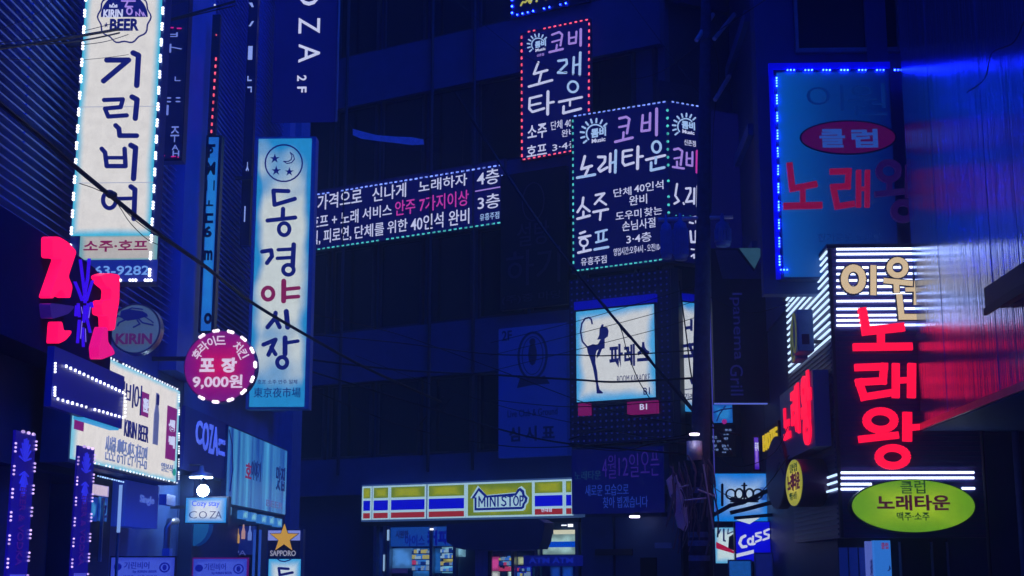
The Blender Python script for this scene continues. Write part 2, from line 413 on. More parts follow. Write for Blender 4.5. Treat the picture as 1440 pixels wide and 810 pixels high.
BM_.part('downpipe', BM_.mb().tube([(7.0, 24.02, .12), (7.0, 24.02, 3.855)], .03, 8), DARK)
q = Thing('wall_canopy', 'small dark wedge-shaped canopy jutting from the metal wall at the right edge', 'canopy', WORLD, (5.8, 18.6, 5.3))
q.part('hood', q.mb().box(5.72, 5.998, 17.4, 19.1, 5.05, 5.33, .02), DARK)
q.part('valance', q.mb().box(5.7, 5.74, 17.4, 19.1, 4.95, 5.046), BLACK)

# ------------------------------------------------------------------ LEFT SIGNS
A1, A2 = ((0, 0), 3.989), ((0, 200), 3.989)
# --- tall white beer blade
T = sign('blade_sign', 'tall white backlit blade sign with navy vertical lettering and a beer badge at its top', front(16.3), (112, -40, 222, 396))
T.panel('cabinet', (108, -60, 224, 397), CAB, .012, .28)
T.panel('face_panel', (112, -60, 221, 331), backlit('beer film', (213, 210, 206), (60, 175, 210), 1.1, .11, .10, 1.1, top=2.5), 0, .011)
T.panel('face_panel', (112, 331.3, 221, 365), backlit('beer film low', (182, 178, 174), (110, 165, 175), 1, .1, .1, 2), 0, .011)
T.panel('phone_panel', (112, 365.5, 221, 396), mat('phone strip', (.05, .06, .15), .5, emit=(12, 32, 120), k=1), 0, .011)
T.strokes([([(600, 338), (722, 338), (582, 455)], 25), ([(748, 298), (778, 312)], 26), ([(778, 312), (768, 480)], 26)], NAVYT, *A1, grow=5)
T.strokes([([(585, 562), (690, 558), (678, 602), (590, 610), (608, 655), (712, 648)], 19), ([(742, 545), (770, 560), (760, 665)], 25), ([(650, 705), (668, 722), (672, 762), (768, 762)], 22)], NAVYT, *A1, grow=5)
T.strokes([([(572, 38), (590, 58), (600, 135), (705, 135), (700, 38)], 20), ([(598, 88), (705, 88)], 15), ([(735, 18), (762, 32), (750, 205)], 25)], NAVYT, *A2, grow=5)
T.strokes([('o', 615, 325, 36, 46, 18), ([(660, 318), (735, 316)], 16), ([(735, 250), (758, 266), (752, 430)], 23)], NAVYT, *A2, grow=5)
T.text('소주·오프'.replace('오', '호'), (118, 338, 208, 354), MAROON)
T.text('363-9282', (122, 374, 210, 387), glow('pale phone digits', (110, 160, 235), 1), bold=.01)
for y_ in (150, 257): z_ = T.P(166, y_)[1]; T.part('panel_seam', T.mb().box(*T.pl.rect((112, 140, 221, 160))[:2], -.003, -.001, z_ - .004, z_ + .004), mat('seam', (.2, .2, .22), .5, var=0, emit=(150, 158, 170), k=1))
# beer badge
cx, cy = 175, 24; g = T.mb(); pts = []
for i in range(60):
    a = 2 * math.pi * i / 60; r = 36 + 1.6 * math.cos(a * 10); pts.append(T.P(cx + r * math.cos(a), cy + r * math.sin(a)))
g.stroke(pts + pts[:1], .016, -.012, 0); bd = T.part('badge', g, NAVYT)
g = T.mb(); pts = [T.P(cx + 33 * math.cos(a), cy + 33 * math.sin(a)) for a in [math.pi + math.pi * i / 24 for i in range(25)]]
g.poly(pts, -.010, 0); T.part('badge_field', g, NAVYT, bd)
T.text('KIRIN', (146, 14, 173, 25), LIT_W, -.02, .009, .03, parent=bd)
T.strokes([([(685, 8), (760, 8)], 8), ([(720, 8), (705, 40), (745, 40)], 8), ('o', 728, 65, 14, 18, 8), ([(765, 92), (765, 70), (785, 92), (785, 55), (805, 92), (805, 72), (818, 94)], 5)], LIT_V, *A1, y=-.02, d=.009, parent=bd)
T.strokes([([(618, 42), (618, 30), (630, 38), (638, 22), (646, 38), (658, 30), (658, 42), (618, 42)], 4)], LIT_W, *A1, y=-.02, d=.009, parent=bd)
T.text('BEER', (155, 27, 196, 44), NAVYT, -.02, .009, .04, parent=bd)
T.text('★', (147, 32, 153, 39), NAVYT, -.02, .009, 0, parent=bd)
g = ku0, ku1, kz0, kz1 = T.pl.rect((111, -60, 222, 396))
T.leds([(ku1, kz1), (ku1, kz0)], WHITE_L, gap=24, size=4, pat=(3, 4.2), uz=True)
T.leds([(ku0, kz1), (ku0, kz0 + .3)], WHITE_L, gap=24, size=4, pat=(3, 4.2), uz=True)
T.leds([(112, 394.5), (220, 394.5)], WHITE_L, gap=23.5, size=4, pat=(3, 4))
T.part('bracket', T.mb().box(T.P(108, 60)[0] - .25, T.P(108, 60)[0] + .02, .08, .16, T.P(108, 60)[1], T.P(108, 60)[1] + .08), DARK)

# --- dark blade just behind it, with scraps of lettering
T = sign('blade_sign', 'dim dark blue blade sign right of the tall white beer sign with broken lettering', front(18.8), (218, -20, 262, 300))
T.panel('cabinet', (212, -40, 262, 226), NAVYB, .01, .2)
T.panel('face_panel', (214, -40, 260, 224), mat('navy blade face', (.03, .04, .12), .4), 0, .009)
wd = glow('dim pale letters', (110, 130, 220), 1)
for t_, b_ in (('ㅂ', (236, 46, 250, 52)), ('卜', (238, 62, 256, 74)), ('ㄴ', (246, 108, 254, 114)), ('::', (234, 137, 254, 144)), ('ㅣ', (233, 148, 237, 162)), ('주', (240, 178, 252, 200)), ('A', (242, 204, 251, 211)), ('H', (243, 212, 252, 220))):
    T.text(t_, b_, wd, bold=0)
T.strokes([([(940, 156), (972, 156)], 6), ([(995, 160), (1016, 160)], 6)], glow('pink scrap', (200, 30, 140), 1), *A1)
T.strokes([([(918, 74), (922, 76)], 6), ([(962, 82), (985, 80)], 5), ([(998, 85), (1001, 85)], 5)], MATS['pink scrap'], *A2)

# --- cyan sliver with red led line above
T = sign('blade_sign', 'slim cyan backlit blade sign with dark cut-off letters between two louvred bays', front(22.4), (288, 192, 303, 465))
T.panel('cabinet', (284, 190, 306, 467), DARK, .012, .2)
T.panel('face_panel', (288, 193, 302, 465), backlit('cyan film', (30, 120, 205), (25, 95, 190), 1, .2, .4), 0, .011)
for t_, b_ in (('ㅡ', (290, 203, 303, 207)), ('P', (293, 207, 300, 222)), ('M', (290, 228, 303, 246)), ('ㅣㅣ', (290, 254, 302, 268)), ('ㅗ', (288, 282, 300, 290)), ('ㄷ', (289, 300, 300, 314)), ('6', (286, 318, 298, 334)), ('m', (287, 352, 299, 366)), ('o', (287, 440, 298, 456))):
    T.text(t_, b_, mat('navy cut letters', (.01, .015, .06), .5, var=0), bold=.04)
T = Thing('led_line', 'vertical line of small red lights above the slim cyan sign', 'light string', front(22.4), (front(22.4).at(300, 191)[0], 0, front(22.4).at(300, 191)[1]))
T.panel('housing', (295, 20, 306, 191), DARK, .012, .1)
T.leds([(304, 78), (297, 190)], RED_L, gap=10, size=2.2, elong=2.0, y=-.006)
T.leds([(302, 49), (306, 49)], RED_L, gap=4, size=2, y=-.006)
T.leds([(300, 7), (304, 7)], LIT_W, gap=4, size=3, y=-.006)
T = sign('blade_sign', 'very narrow dark blade sign above the moon and stars sign showing slivers of white letters', front(25.0), (344, -30, 357, 345))
T.panel('cabinet', (344, -30, 357, 345), NAVYB, 0, .15)
for t_, b_ in (('`', (350, 4, 357, 10)), ('/', (350, 30, 357, 37)), ('1', (349, 65, 355, 84)), ('ㄴ', (348, 107, 354, 114)), ('ㄱ', (348, 122, 354, 130)), ('ㅅ', (346, 228, 350, 241)), ('ㅣ', (343.5, 290, 345, 312))):
    T.text(t_, b_, glow('sliver letters', (140, 165, 245), 1), -.01, .009, bold=.03)

# --- dark banner COZA 2F
T = sign('banner_sign', 'tall dark blue vertical banner reading COZA 2F in sideways white letters', front(27.8), (386, -60, 474, 172))
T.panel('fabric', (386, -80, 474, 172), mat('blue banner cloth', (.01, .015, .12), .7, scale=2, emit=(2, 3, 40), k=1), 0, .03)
T.part('pole', T.mb().tube([(T.P(475, 100)[0], -.03, T.P(475, 172)[1]), (T.P(475, 100)[0], -.03, T.P(475, -80)[1])], .02, 8), ALU)
for ch, ya, yb in (('C', -76, -44), ('O', -28, 8), ('Z', 25, 47), ('A', 62, 88)): T.text(ch, (420, ya, 450, yb), LIT_W, -.01, .009, .0, rot=-90)
for ch, ya, yb in (('2', 106, 114), ('F', 122, 130)): T.text(ch, (418, ya, 431, yb), LIT_W, -.01, .009, .02, rot=-90)

# --- moon and stars blade
A3, A4 = ((340, 200), 3.989), ((340, 400), 3.989)
T = sign('blade_sign', 'white and cyan backlit blade sign with a circle of moon and stars above brush lettering', front(24.8), (355, 193, 436, 574))
T.panel('cabinet', (352, 192, 439, 575), mat('blue cabinet', (.1, .2, .4), .4), .012, .3)
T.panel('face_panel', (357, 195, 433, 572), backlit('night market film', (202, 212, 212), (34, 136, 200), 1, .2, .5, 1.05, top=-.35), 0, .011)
ink = mat('ink blue print', (.01, .015, .1), .5, var=0, emit=(10, 18, 92), k=1)
e = T.strokes([('o', 236, 118, 104, 103, 8)], ink, *A3, name='emblem')
T.text('★', (380, 216, 393, 229), ink, bold=0, parent=e); T.text('★', (382, 233, 395, 246), ink, bold=0, parent=e); T.text('★', (401, 235, 413, 247), ink, bold=0, parent=e)
T.strokes([([(272, 58), (290, 72), (296, 95), (280, 115), (255, 120), (235, 108)], 5), ([(272, 58), (282, 78), (278, 98), (262, 108), (235, 108)], 5)], ink, *A3, parent=e)
T.strokes([([(262, 275), (178, 272), (184, 352), (298, 318)], 19), ([(232, 375), (230, 430)], 20), ([(145, 440), (300, 423)], 19), ('o', 238, 488, 30, 34, 17)], ink, *A3, grow=5)
T.strokes([([(115, 614), (165, 606), (170, 640), (142, 678)], 19), ([(292, 575), (286, 692)], 22), ([(205, 604), (285, 600)], 15), ([(200, 652), (285, 647)], 15), ('o', 262, 716, 30, 28, 17)], ink, *A3, grow=5)
T.strokes([('o', 148, 52, 30, 34, 17), ([(236, -18), (235, 93)], 23), ([(240, 28), (320, 20)], 16), ([(240, 74), (318, 68)], 16)], MAROON, *A4, grow=5)
T.strokes([([(190, 160), (186, 190), (145, 240)], 20), ([(190, 192), (213, 240)], 19), ([(250, 152), (258, 240)], 24)], ink, *A4, grow=5)
T.strokes([([(122, 338), (190, 310), (150, 395)], 19), ([(165, 352), (190, 392)], 17), ([(243, 300), (243, 390)], 23), ([(250, 328), (315, 318)], 15), ('o', 227, 438, 28, 30, 18)], ink, *A4, grow=5)
T.text('호프 소주 안주 일체', (362, 534, 418, 540), ink, bold=0)
T.text('東京夜市場', (357, 545, 423, 559), ink, bold=0)
for y_ in (250, 480):
    a, z = T.P(352, y_); T.part('bracket', T.mb().box(a - .3, a + .01, .1, .16, z, z + .06), DARK)

# --- round unlit beer sign
pl = front(17.9); T = sign('round_sign', 'round unlit grey drum sign with a running animal over maroon letters', pl, (154, 424, 228, 500))
c = T.P(190, 462); r = 36 * 17.9 / F
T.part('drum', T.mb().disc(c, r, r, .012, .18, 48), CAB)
T.part('face_panel', T.mb().disc(c, r * .96, r * .96, 0, .011, 48), mat('grey acrylic', (.30, .34, .26), .35, emit=(62, 84, 108), k=.85))  # unlit face: emission stands in for light falling on it
g = T.mb()
blue = mat('animal print', (.01, .02, .12), .5, emit=(8, 20, 90), k=1)
body = [(680, 148), (720, 138), (760, 145), (800, 150), (825, 165), (830, 180), (805, 185), (775, 195), (740, 200), (715, 205), (690, 195), (675, 175)]
g.poly([T.P(x / 3.989, 400 + y / 3.989) for x, y in body], -.008, 0); em = T.part('emblem', g, blue)
T.strokes([([(685, 185), (660, 175), (655, 185)], 8), ([(700, 200), (668, 215), (660, 232)], 8), ([(780, 195), (800, 215), (858, 228)], 8), ([(770, 200), (785, 222), (750, 240)], 8), ([(810, 180), (850, 205), (860, 215)], 6), ([(700, 150), (740, 132), (800, 140)], 6)], blue, (0, 400), 3.989, y=-.009, parent=em)
T.text('KIRIN', (163, 469, 214, 484), mat('dull maroon print', (.12, .02, .08), .5, var=0, emit=(72, 26, 84), k=1), bold=.035)
T.part('rim', T.mb().ring(c, r, r, .02, -.004, .16, 48), ALU)
T.part('bracket', T.mb().box(c[0] - r - .45, c[0] - r + .02, .06, .12, c[1] - .03, c[1] + .03), DARK)

# --- fried chicken round
pl = front(20.5); T = sign('round_sign', 'round magenta backlit sign with white takeaway price lettering and bulbs round its rim', pl, (256, 462, 362, 568))
c = T.P(309, 515); k = 20.5 / F; r = 52 * k
T.part('drum', T.mb().disc(c, r, r, .012, .22, 56), mat('purple drum', (.15, .05, .25), .4))
T.part('face_panel', T.mb().disc(c, r * .97, r * .97, 0, .011, 56), backlit('magenta film', (205, 0, 85), (120, 5, 120), 1, .6, .25, 1.2))
lw = glow('takeaway white', (225, 205, 235), 1.0)
arc = '후라이드 치킨'
for i, ch in enumerate(arc):
    if ch == ' ': continue
    a = math.radians(152 - i * (124 / 6)); me = text_mesh(ch, .015).copy()
    x0, x1, y0, y1 = bounds(me); sz = 14.5 * k
    me.transform(Matrix.Translation((-(x0 + x1) / 2, -(y0 + y1) / 2, 0))); me.transform(Matrix.Scale(sz / max(y1 - y0, x1 - x0), 4))
    me.transform(Matrix.Rotation(a - math.pi / 2, 4, 'Z')); me.transform(Matrix.Translation((c[0] + 37.5 * k * math.cos(a), c[1] + 37.5 * k * math.sin(a), 0)))
    T.fit(me, bounds(me), lw, -.01, .009, 'lettering', None)
T.text('포', (281, 504, 302, 523), lw, bold=.045); T.text('장', (311, 503, 333, 524), lw, bold=.045)
T.text('9,000원', (271, 527, 341, 547), lw, bold=.025)
g = T.mb()
for i in range(14):
    a0 = math.radians(-118 + i * 24)
    if 128 < math.degrees(a0) % 360 < 178 or 185 < math.degrees(a0) % 360 < 236: continue
    for j in range(3):
        a = a0 + math.radians((j - 1) * 3.2); g.disc((c[0] + r * .99 * math.cos(a), c[1] + r * .99 * math.sin(a)), .024, .024, -.03, 0, 10)
T.part('led_strip', g, bulbs('warm white bulbs', (255, 235, 255), 2.2))
T.part('bracket', T.mb().box(c[0] - r - .5, c[0] - r + .01, .08, .14, c[1] + .1, c[1] + .16), DARK)

# --- red neon on the dark board
PL = Pl((-4.9, 0), (0, 1)); A5 = ((40, 300), 6.53)
T = sign('neon_sign', 'dark board with big hot pink brush-stroke neon shapes and a violet firework of tubes', PL, (0, 330, 165, 520))
u0 = T.P(-160, 400)[0]; u1 = T.P(166, 450)[0]; z1 = T.P(75, 331)[1]; z0 = T.P(75, 497)[1]
g = T.mb(); prof = [(u0, z0), (u1, z0), (u1, z1 - .32), (u1 - .1, z1 - .2), (u1 - .3, z1 - .1), (u1 - .7, z1 - .02), (u1 - 1.2, z1), (u0, z1)]
g.poly(prof, .06, .5); T.part('board', g, mat('board navy', (.004, .010, .06), .95, spec=.05))
pink = glow('hot pink neon', (255, 8, 88), 1.35)
def pol(L):                                # brush outlines: corners rounded, then laid on the board
    mx_ = sum(p[0] for p in L) / len(L); V = [Vector((mx_ + (x - mx_) * .93, y)) for x, y in L]; n = len(V); out = []
    for i in range(n):
        a, b, c = V[i - 1], V[i], V[(i + 1) % n]; f = min(.35, 26 / max(1, (a - b).length)); h = min(.35, 26 / max(1, (c - b).length))
        p, q = b.lerp(a, f), b.lerp(c, h)
        for t in (0, .33, .67, 1): out.append((p.lerp(b, t)).lerp(b.lerp(q, t), t))
    return [T.P(40 + v.x / 6.53, 300 + v.y / 6.53) for v in out]
T.part('lettering', T.mb().poly(pol([(165, 215), (230, 213), (330, 270), (408, 350), (325, 580), (368, 670), (345, 780), (300, 768), (255, 690), (168, 785), (138, 770), (270, 415), (165, 412)]), -.05, .058), pink)
T.part('lettering', T.mb().poly(pol([(228, 998), (262, 993), (280, 1083), (350, 1073), (357, 1098), (300, 1163), (213, 1203)]), -.05, .058), pink)
T.part('lettering', T.mb().poly(pol([(610, 575), (690, 548), (805, 565), (800, 800), (775, 933), (755, 1073), (695, 1078), (690, 943), (630, 933), (625, 823), (650, 798), (715, 798), (722, 700), (650, 650)]), -.05, .058), pink)
T.part('lettering', T.mb().poly(pol([(655, 1038), (688, 1053), (690, 1183), (742, 1243), (760, 1293), (610, 1348), (598, 1233)]), -.05, .058), glow('faded pink neon', (235, 5, 130), 1))
T.part('lettering', T.mb().poly(pol([(140, 823), (395, 853), (330, 923), (160, 973)]), -.05, .058), mat('unlit pink acrylic', (.12, .02, .1), .4, emit=(34, 8, 96), k=1), label='unlit dull purple stroke')  # stroke is unlit; the light on it is put into emission
T.strokes([([(490, 430), (512, 600), (535, 800)], 12.1), ([(570, 420), (555, 600), (520, 790)], 12.1), ([(440, 630), (470, 700), (505, 800)], 9.9), ([(600, 620), (575, 700), (545, 800)], 9.9), ([(535, 640), (532, 820)], 11.0),
           ([(470, 830), (480, 950)], 8.8), ([(560, 830), (545, 960)], 9.9), ([(590, 820), (598, 860)], 11.0), ([(480, 980), (463, 1190)], 5.0), ([(512, 1050), (517, 1225)], 5.0), ([(548, 960), (580, 1095)], 5.0), ([(455, 850), (448, 940)], 9.9), ([(530, 850), (520, 1000)], 7.7)],
          glow('violet neon', (52, 8, 235), 1.0), *A5, y=-.0, d=.03, name='firework_tubes')
T.strokes([([(478, 860), (488, 920)], 5), ([(485, 990), (470, 1150)], 4), ([(560, 860), (545, 960)], 5), ([(515, 1060), (519, 1180)], 4)], glow('pale violet neon', (130, 110, 255), 1), *A5, y=-.012, d=.006, name='firework_tubes')

# --- led edged fascia box in front
PLA = Pl((-4.55, 0), (0, 1))
T = sign('fascia_sign', 'empty dark blue fascia box outlined with white bulbs under the pink neon', PLA, (75, 507, 175, 590))
T.panel('cabinet', (74, 507, 175, 588), mat('blue fascia vinyl', (.02, .04, .3), .4, scale=1.5), .006, .07)
a = [(76, 508.5), (174, 553), (174, 587.5), (75.5, 561)]
T.leds([(a[0][0] + 12, a[0][1] + 5), a[1]], WHITE_L, gap=6.4, size=4, y=-.02)
T.leds([(76, 560), (174, 588)], WHITE_L, gap=6.4, size=4, y=-.02)
T.leds([(76, 509), (75.6, 525)], WHITE_L, gap=4.2, size=3, y=-.02); T.leds([(75.4, 543), (75.2, 558)], WHITE_L, gap=4, size=3, y=-.02)
T.leds([(174.5, 552), (174.5, 588)], WHITE_L, gap=5, size=2.6, y=-.02)
u0, u1, z0, z1 = PLA.rect((92, 507, 175, 588))
T.part('tube_lamp', T.mb().box(u0 + .6, u1 - .05, .02, .12, z0 - .04, z0 - .003, .01), glow('cyan tube', (60, 170, 235), .8))

# --- white beer fascia along the shop front
PLB = Pl((-5.0, 0), (0, 1))
T = sign('fascia_sign', 'long white backlit beer hall fascia edged with bulbs above the left shop front', PLB, (104, 500, 251, 680))
u0 = T.P(101, 620)[0]; u1 = T.P(250.5, 610)[0]; z1 = T.P(250, 549)[1]; z0 = T.P(250, 678.5)[1]
T.part('cabinet', T.mb().box(u0 - .05, u1 + .04, .012, .3, z0 - .04, z1 + .04), CAB)
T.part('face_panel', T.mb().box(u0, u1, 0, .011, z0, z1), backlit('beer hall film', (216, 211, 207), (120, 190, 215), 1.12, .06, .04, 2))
for t_, b_ in (('기', (154, 528, 162, 540)), ('린', (163, 534, 175, 549)), ('비', (176, 538, 187, 572)), ('어', (188, 540, 198, 583))):
    T.text(t_, b_, NAVYT, bold=-.005)
cp = T.panel('badge', (198.5, 552, 208.5, 586), mat('plum print', (.1, .02, .1), .5, emit=(120, 24, 105), k=1), -.008, 0, bev=.003)
T.text('전문', (200, 560, 207.5, 580), LIT_W, -.016, .007, .04, rot=-0, parent=cp)
T.text('KIRIN BEER', (174, 595, 208, 618), NAVYT, bold=.0)
T.text('신선한 생맥주·안주·가족모임', (147, 620, 206, 654), mat('grey print', (.1, .12, .2), .5, var=0, emit=(96, 112, 150), k=1), bold=-.005)
bt = T.mb(); uc_, zc = T.P(219.3, 590)
k = T.pl.dist(219, 590) / F
prof = [(-.1, 34), (-.1, -6), (-.05, -20), (-.05, -36), (.05, -36), (.05, -20), (.1, -6), (.1, 34)]
bt.poly([(uc_ + x * 1.0, zc - y_ * k) for x, y_ in prof], -.01, 0); bo = T.part('bottle_print', bt, mat('bottle grey print', (.2, .2, .25), .5, scale=14, var=.6, emit=(84, 92, 128), k=1))
T.part('bottle_neck', T.mb().box(uc_ - .06, uc_ + .06, -.014, -.011, zc + 20 * k, zc + 34 * k), NAVYT, bo)
cp = T.panel('badge', (233.5, 572, 247, 647), MATS['plum print'], -.008, 0, bev=.003)
T.text('생', (236, 590, 244.5, 607), LIT_W, -.016, .007, .05, parent=cp); T.text('맥', (236, 613, 244.5, 630), LIT_W, -.016, .007, .05, parent=cp)
T.text('일본식', (226, 652, 242, 664), mat('grey print', (.1,) * 3), bold=0)
T.part('sticker', T.mb().disc(T.P(244.5, 664), .07, .045, -.008, 0, 16), glow('green sticker', (30, 150, 140), 1))
T.panel('badge', (104, 590, 117, 605), MATS['plum print'], -.008, 0)
T.leds([(148, 500.5), (250, 548)], bulbs('white bulbs', (225, 235, 255), 1.6), gap=4.3, size=3, y=-.015)
T.leds([(130, 650.5), (250, 679.5)], MATS['white bulbs'], gap=4.6, size=2.6, y=-.015)
T.leds([(251.3, 551), (250.5, 678)], MATS['white bulbs'], gap=18, size=2.2, pat=(4, 3.2), y=-.015)

# --- LED pilasters
for (xa, xb, yt, lab) in ((17, 46, 603, 'violet light column at the far left edge with bulbs in threes'), (107, 130, 625, 'violet light column below the white beer fascia with bulbs in threes')):
    pl = Pl((-4.92, 0), (0, 1)); T = sign('light_column', lab, pl, (xa, yt, xb, 960), 'light column', 'bulb-edged light columns of the left shop front')
    u0 = T.P(xa, 700)[0]; u1 = T.P(xb, 700)[0]; z1 = T.P(xa, yt)[1]
    T.part('post', T.mb().box(u0, u1, .006, .03, .12, z1), mat('violet vinyl', (.03, .03, .28), .4, scale=2, emit=(18, 2, 110), k=.6))
    xm = (xa + xb) / 2
    g = T.mb(); zc = z1 - .26
    for i in range(9):
        a = math.pi * (i / 8 - .5) * .9
        g.stroke([((u0 + u1) / 2, zc), ((u0 + u1) / 2 + .14 * math.sin(a), zc + .2 * math.cos(a))], .014, -.006, .005)
        g.stroke([((u0 + u1) / 2, zc - .1), ((u0 + u1) / 2 + .1 * math.sin(a), zc - .1 - .22 * math.cos(a))], .012, -.006, .005)
    T.part('firework_print', g, mat('pale violet print', (.2, .2, .5), .5, var=0, emit=(40, 40, 190), k=1))
    T.fit(text_mesh('BEER & VODKA', .0, -90), (u0 + .18, u1 - .18, z1 - 1.2, z1 - .5), mat('dull red print', (.2, .03, .1), .5, var=0, emit=(46, 14, 118), k=1), -.008, .007, 'lettering', None)
    T.part('label_print', T.mb().box(u0 + .08, u1 - .08, -.006, .005, z1 - 1.5, z1 - 1.28), mat('grey violet print', (.2, .2, .4), .5, scale=18, var=.6, emit=(70, 70, 170), k=.8))
    for u in (u0, u1):
        g = T.mb(); z = z1 - .06 - (.06 if u == u0 else 0)
        while z > .3:
            for j in range(3): g.disc((u, z - j * .036), .019, .0095, -.006, .004, 8)
            z -= .205
        T.part('led_strip', g, bulbs('lilac bulbs', (205, 175, 255), 1.5))
    g = T.mb()
    for j in range(3): g.disc((u0 + .16 + j * .13, z1 + .0), .036, .014, -.006, .004, 10)
    T.part('led_strip', g, MATS['lilac bulbs'])

# --- shop front under the white fascia
PLS = Pl((-5.25, 0), (0, 1))
T = Thing('shop_door', 'dark glass shop door with a pink lit transom behind the violet light column', 'door', PLS, (PLS.at(143, 800)[0], 0, .12))
u0, u1, z0, z1 = PLS.rect((122, 676, 157, 830)); z0 = .12
T.part('frame', T.mb().box(u0, u1, .02, .12, z0, z1 + .05), DARK)
T.panel('transom', (128, 682, 153, 697), backlit('pink transom', (210, 190, 215), (150, 140, 210), 1, .1, .2), 0, .018)
gl = backlit('door glow', (60, 140, 205), (15, 50, 150), 1, .5, 1.4, 5)
T.panel('pane', (128, 699, 137, 733), gl, 0, .018); T.panel('pane', (140, 699, 151, 733), gl, 0, .018)
T.strokes([([(142, 714), (148, 712), (147, 720), (142, 727), (150, 726)], 3)], NAVYT, (0, 0), 1, name='lettering')
T.panel('pull_handle', (137.6, 700, 139, 790), ALU, -.05, -.02)
T = Thing('lamp_tube', 'thin vertical white lamp tube beside the shop door', 'lamp', PLS, (PLS.at(160, 700)[0], -.05, PLS.at(160, 780)[1]))
u, z = PLS.at(160.5, 682); g = T.mb().tube([(u, -.08, z - .55), (u, -.08, z)], .02, 8); T.part('tube', g, glow('dim tube', (130, 170, 245), .9))
T.part('conduit', T.mb().tube([(u, -.08, .12), (u, -.08, z - .555)], .018, 8), ALU)
# bulbs under the fascia soffit
T = Thing('bulb_string', 'row of tiny bulbs under the white beer fascia', 'light string', PLS, (PLS.at(150, 670)[0], -.1, PLS.at(150, 672)[1]))
T.leds([(131, 669), (173, 679)], bulbs('tiny blue bulbs', (150, 190, 255), 2), gap=3.2, size=2, y=-.05, name='bulbs')
T.part('cord', T.mb().tube([PLS.at(131, 668.4)[:1] + (-.03,) + PLS.at(131, 668.4)[1:], PLS.at(173, 678.4)[:1] + (-.03,) + PLS.at(173, 678.4)[1:]], .006), WIRE)
PLG = Pl((-5.22, 0), (0, 1))
T = sign('wall_board', 'plain slate blue board with faint small lettering beside the shop door', PLG, (172, 678, 220, 745))
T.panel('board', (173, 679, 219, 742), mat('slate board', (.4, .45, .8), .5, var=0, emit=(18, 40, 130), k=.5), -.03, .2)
T.text('Single', (193, 697, 213, 711), mat('pale print', (.75, .75, .8), .5, var=0, emit=(90, 120, 215), k=.6), -.04, .009, .02)

# kirin mini boards
def miniboard(d, b, lab, fr):
    T = sign('shop_board', lab, front(d), (b[0], b[1], b[2], b[3]), 'sign', 'low beer boards at the left pavement')
    T.panel('frame', (b[0] - 2, b[1] - 2, b[2] + 2, 850), fr, .012, .06)
    T.panel('face_panel', (b[0], b[1], b[2], 848), backlit('board blue %g' % d, (62, 84, 205), (48, 66, 190), 1, .1, .2), 0, .011)
    W = b[2] - b[0]; n_ = mat('board ink', (.02, .03, .2), .5, var=0, emit=(14, 24, 128), k=1)
    T.text('기린비어', (b[0] + W * .22, b[1] + 6, b[0] + W * .62, b[1] + 16), n_, bold=.01)
    T.text('by KIRIN BEER', (b[0] + W * .36, b[1] + 18, b[0] + W * .74, b[1] + 22.5), n_, bold=.01)
    T.text('생맥주 · 안주 전문점', (b[0] + W * .2, b[1] + 25, b[0] + W * .74, b[1] + 30), n_, bold=.005)
    c = T.P(b[0] + W * .12, b[1] + 13); T.part('emblem', T.mb().disc(c, 5.5 * d / F, 5 * d / F, -.008, 0, 20), n_)
    c = T.P(b[0] + W * .86, b[1] + 14); T.part('emblem', T.mb().ring(c, 6.5 * d / F, 6 * d / F, .018, -.008, 0, 20).disc(c, 3 * d / F, 4 * d / F, -.007, 0, 12), n_)
    for x in (b[0] + 6, b[2] - 6):
        u = T.P(x, 800)[0]; T.part('leg', T.mb().box(u - .02, u + .02, .02, .06, .12, T.P(x, 849)[1]), DARK)
miniboard(17.0, (155, 784, 244, 810), 'blue lit beer board with a dark frame at the bottom left', DARK)
miniboard(19.6, (271, 786, 346, 810), 'blue lit beer board with a red frame beside the star sign', mat('red frame', (.3, .02, .08), .5, emit=(90, 16, 110), k=.7))

# left wall between the shop and coza
T = sign('fascia_sign', 'dark navy fascia with tall pale COZA letters on the left wall', LF.shift(.06), (262, 575, 322, 660))
u0 = T.P(258, 640)[0]; u1 = T.P(318.5, 640)[0]; z1 = T.P(290, 583)[1]; z0 = T.P(290, 668)[1]
T.part('cabinet', T.mb().box(u0, u1, .0, .055, z0, z1), mat('deep blue panel', (.03, .06, .28), .45, scale=1.5))
lt = mat('lilac acrylic letters', (.6, .62, .8), .4, var=0, emit=(72, 96, 215), k=1)
T.text('C', (275, 591, 284, 625), lt, -.012, .012, .02); T.text('O', (284.5, 594, 293, 634), lt, -.012, .012, .02); T.text('Z', (293.5, 597, 299, 638), lt, -.012, .012, .02); T.text('A', (299, 600, 306.5, 640), lt, -.012, .012, .02)
T.text('guest', (307, 617, 318, 628), lt, -.012, .012, 0); T.text('house', (307, 632, 318, 641), lt, -.012, .012, 0)
T = sign('fascia_sign', 'long cyan streaked fascia panel with weathered lettering at the left corner building', LF.shift(.12), (318, 598, 404, 722))
u0 = T.P(320, 650)[0]; u1 = T.P(403, 680)[0]; z1 = T.P(403, 634)[1]; z0 = T.P(403, 724)[1]
T.part('cabinet', T.mb().box(u0, u1, .012, .11, z0 - .03, z1 + .03), CAB)
sm = bpy.data.materials.new('streaked cyan film'); sm.use_nodes = True; n = sm.node_tree; b = n.nodes['Principled BSDF']; b.inputs['Base Color'].default_value = (.2, .3, .35, 1); b.inputs['Roughness'].default_value = .3
tc = n.nodes.new('ShaderNodeTexCoord'); mp = n.nodes.new('ShaderNodeMapping'); mp.inputs['Scale'].default_value = (1.6, 1, .12); no = n.nodes.new('ShaderNodeTexNoise'); no.inputs['Scale'].default_value = 1.4; no.inputs['Detail'].default_value = 3
cr = n.nodes.new('ShaderNodeValToRGB'); cr.color_ramp.elements[0].position = .36; cr.color_ramp.elements[0].color = lin((8, 48, 140)); cr.color_ramp.elements[1].position = .72; cr.color_ramp.elements[1].color = lin((80, 175, 225))
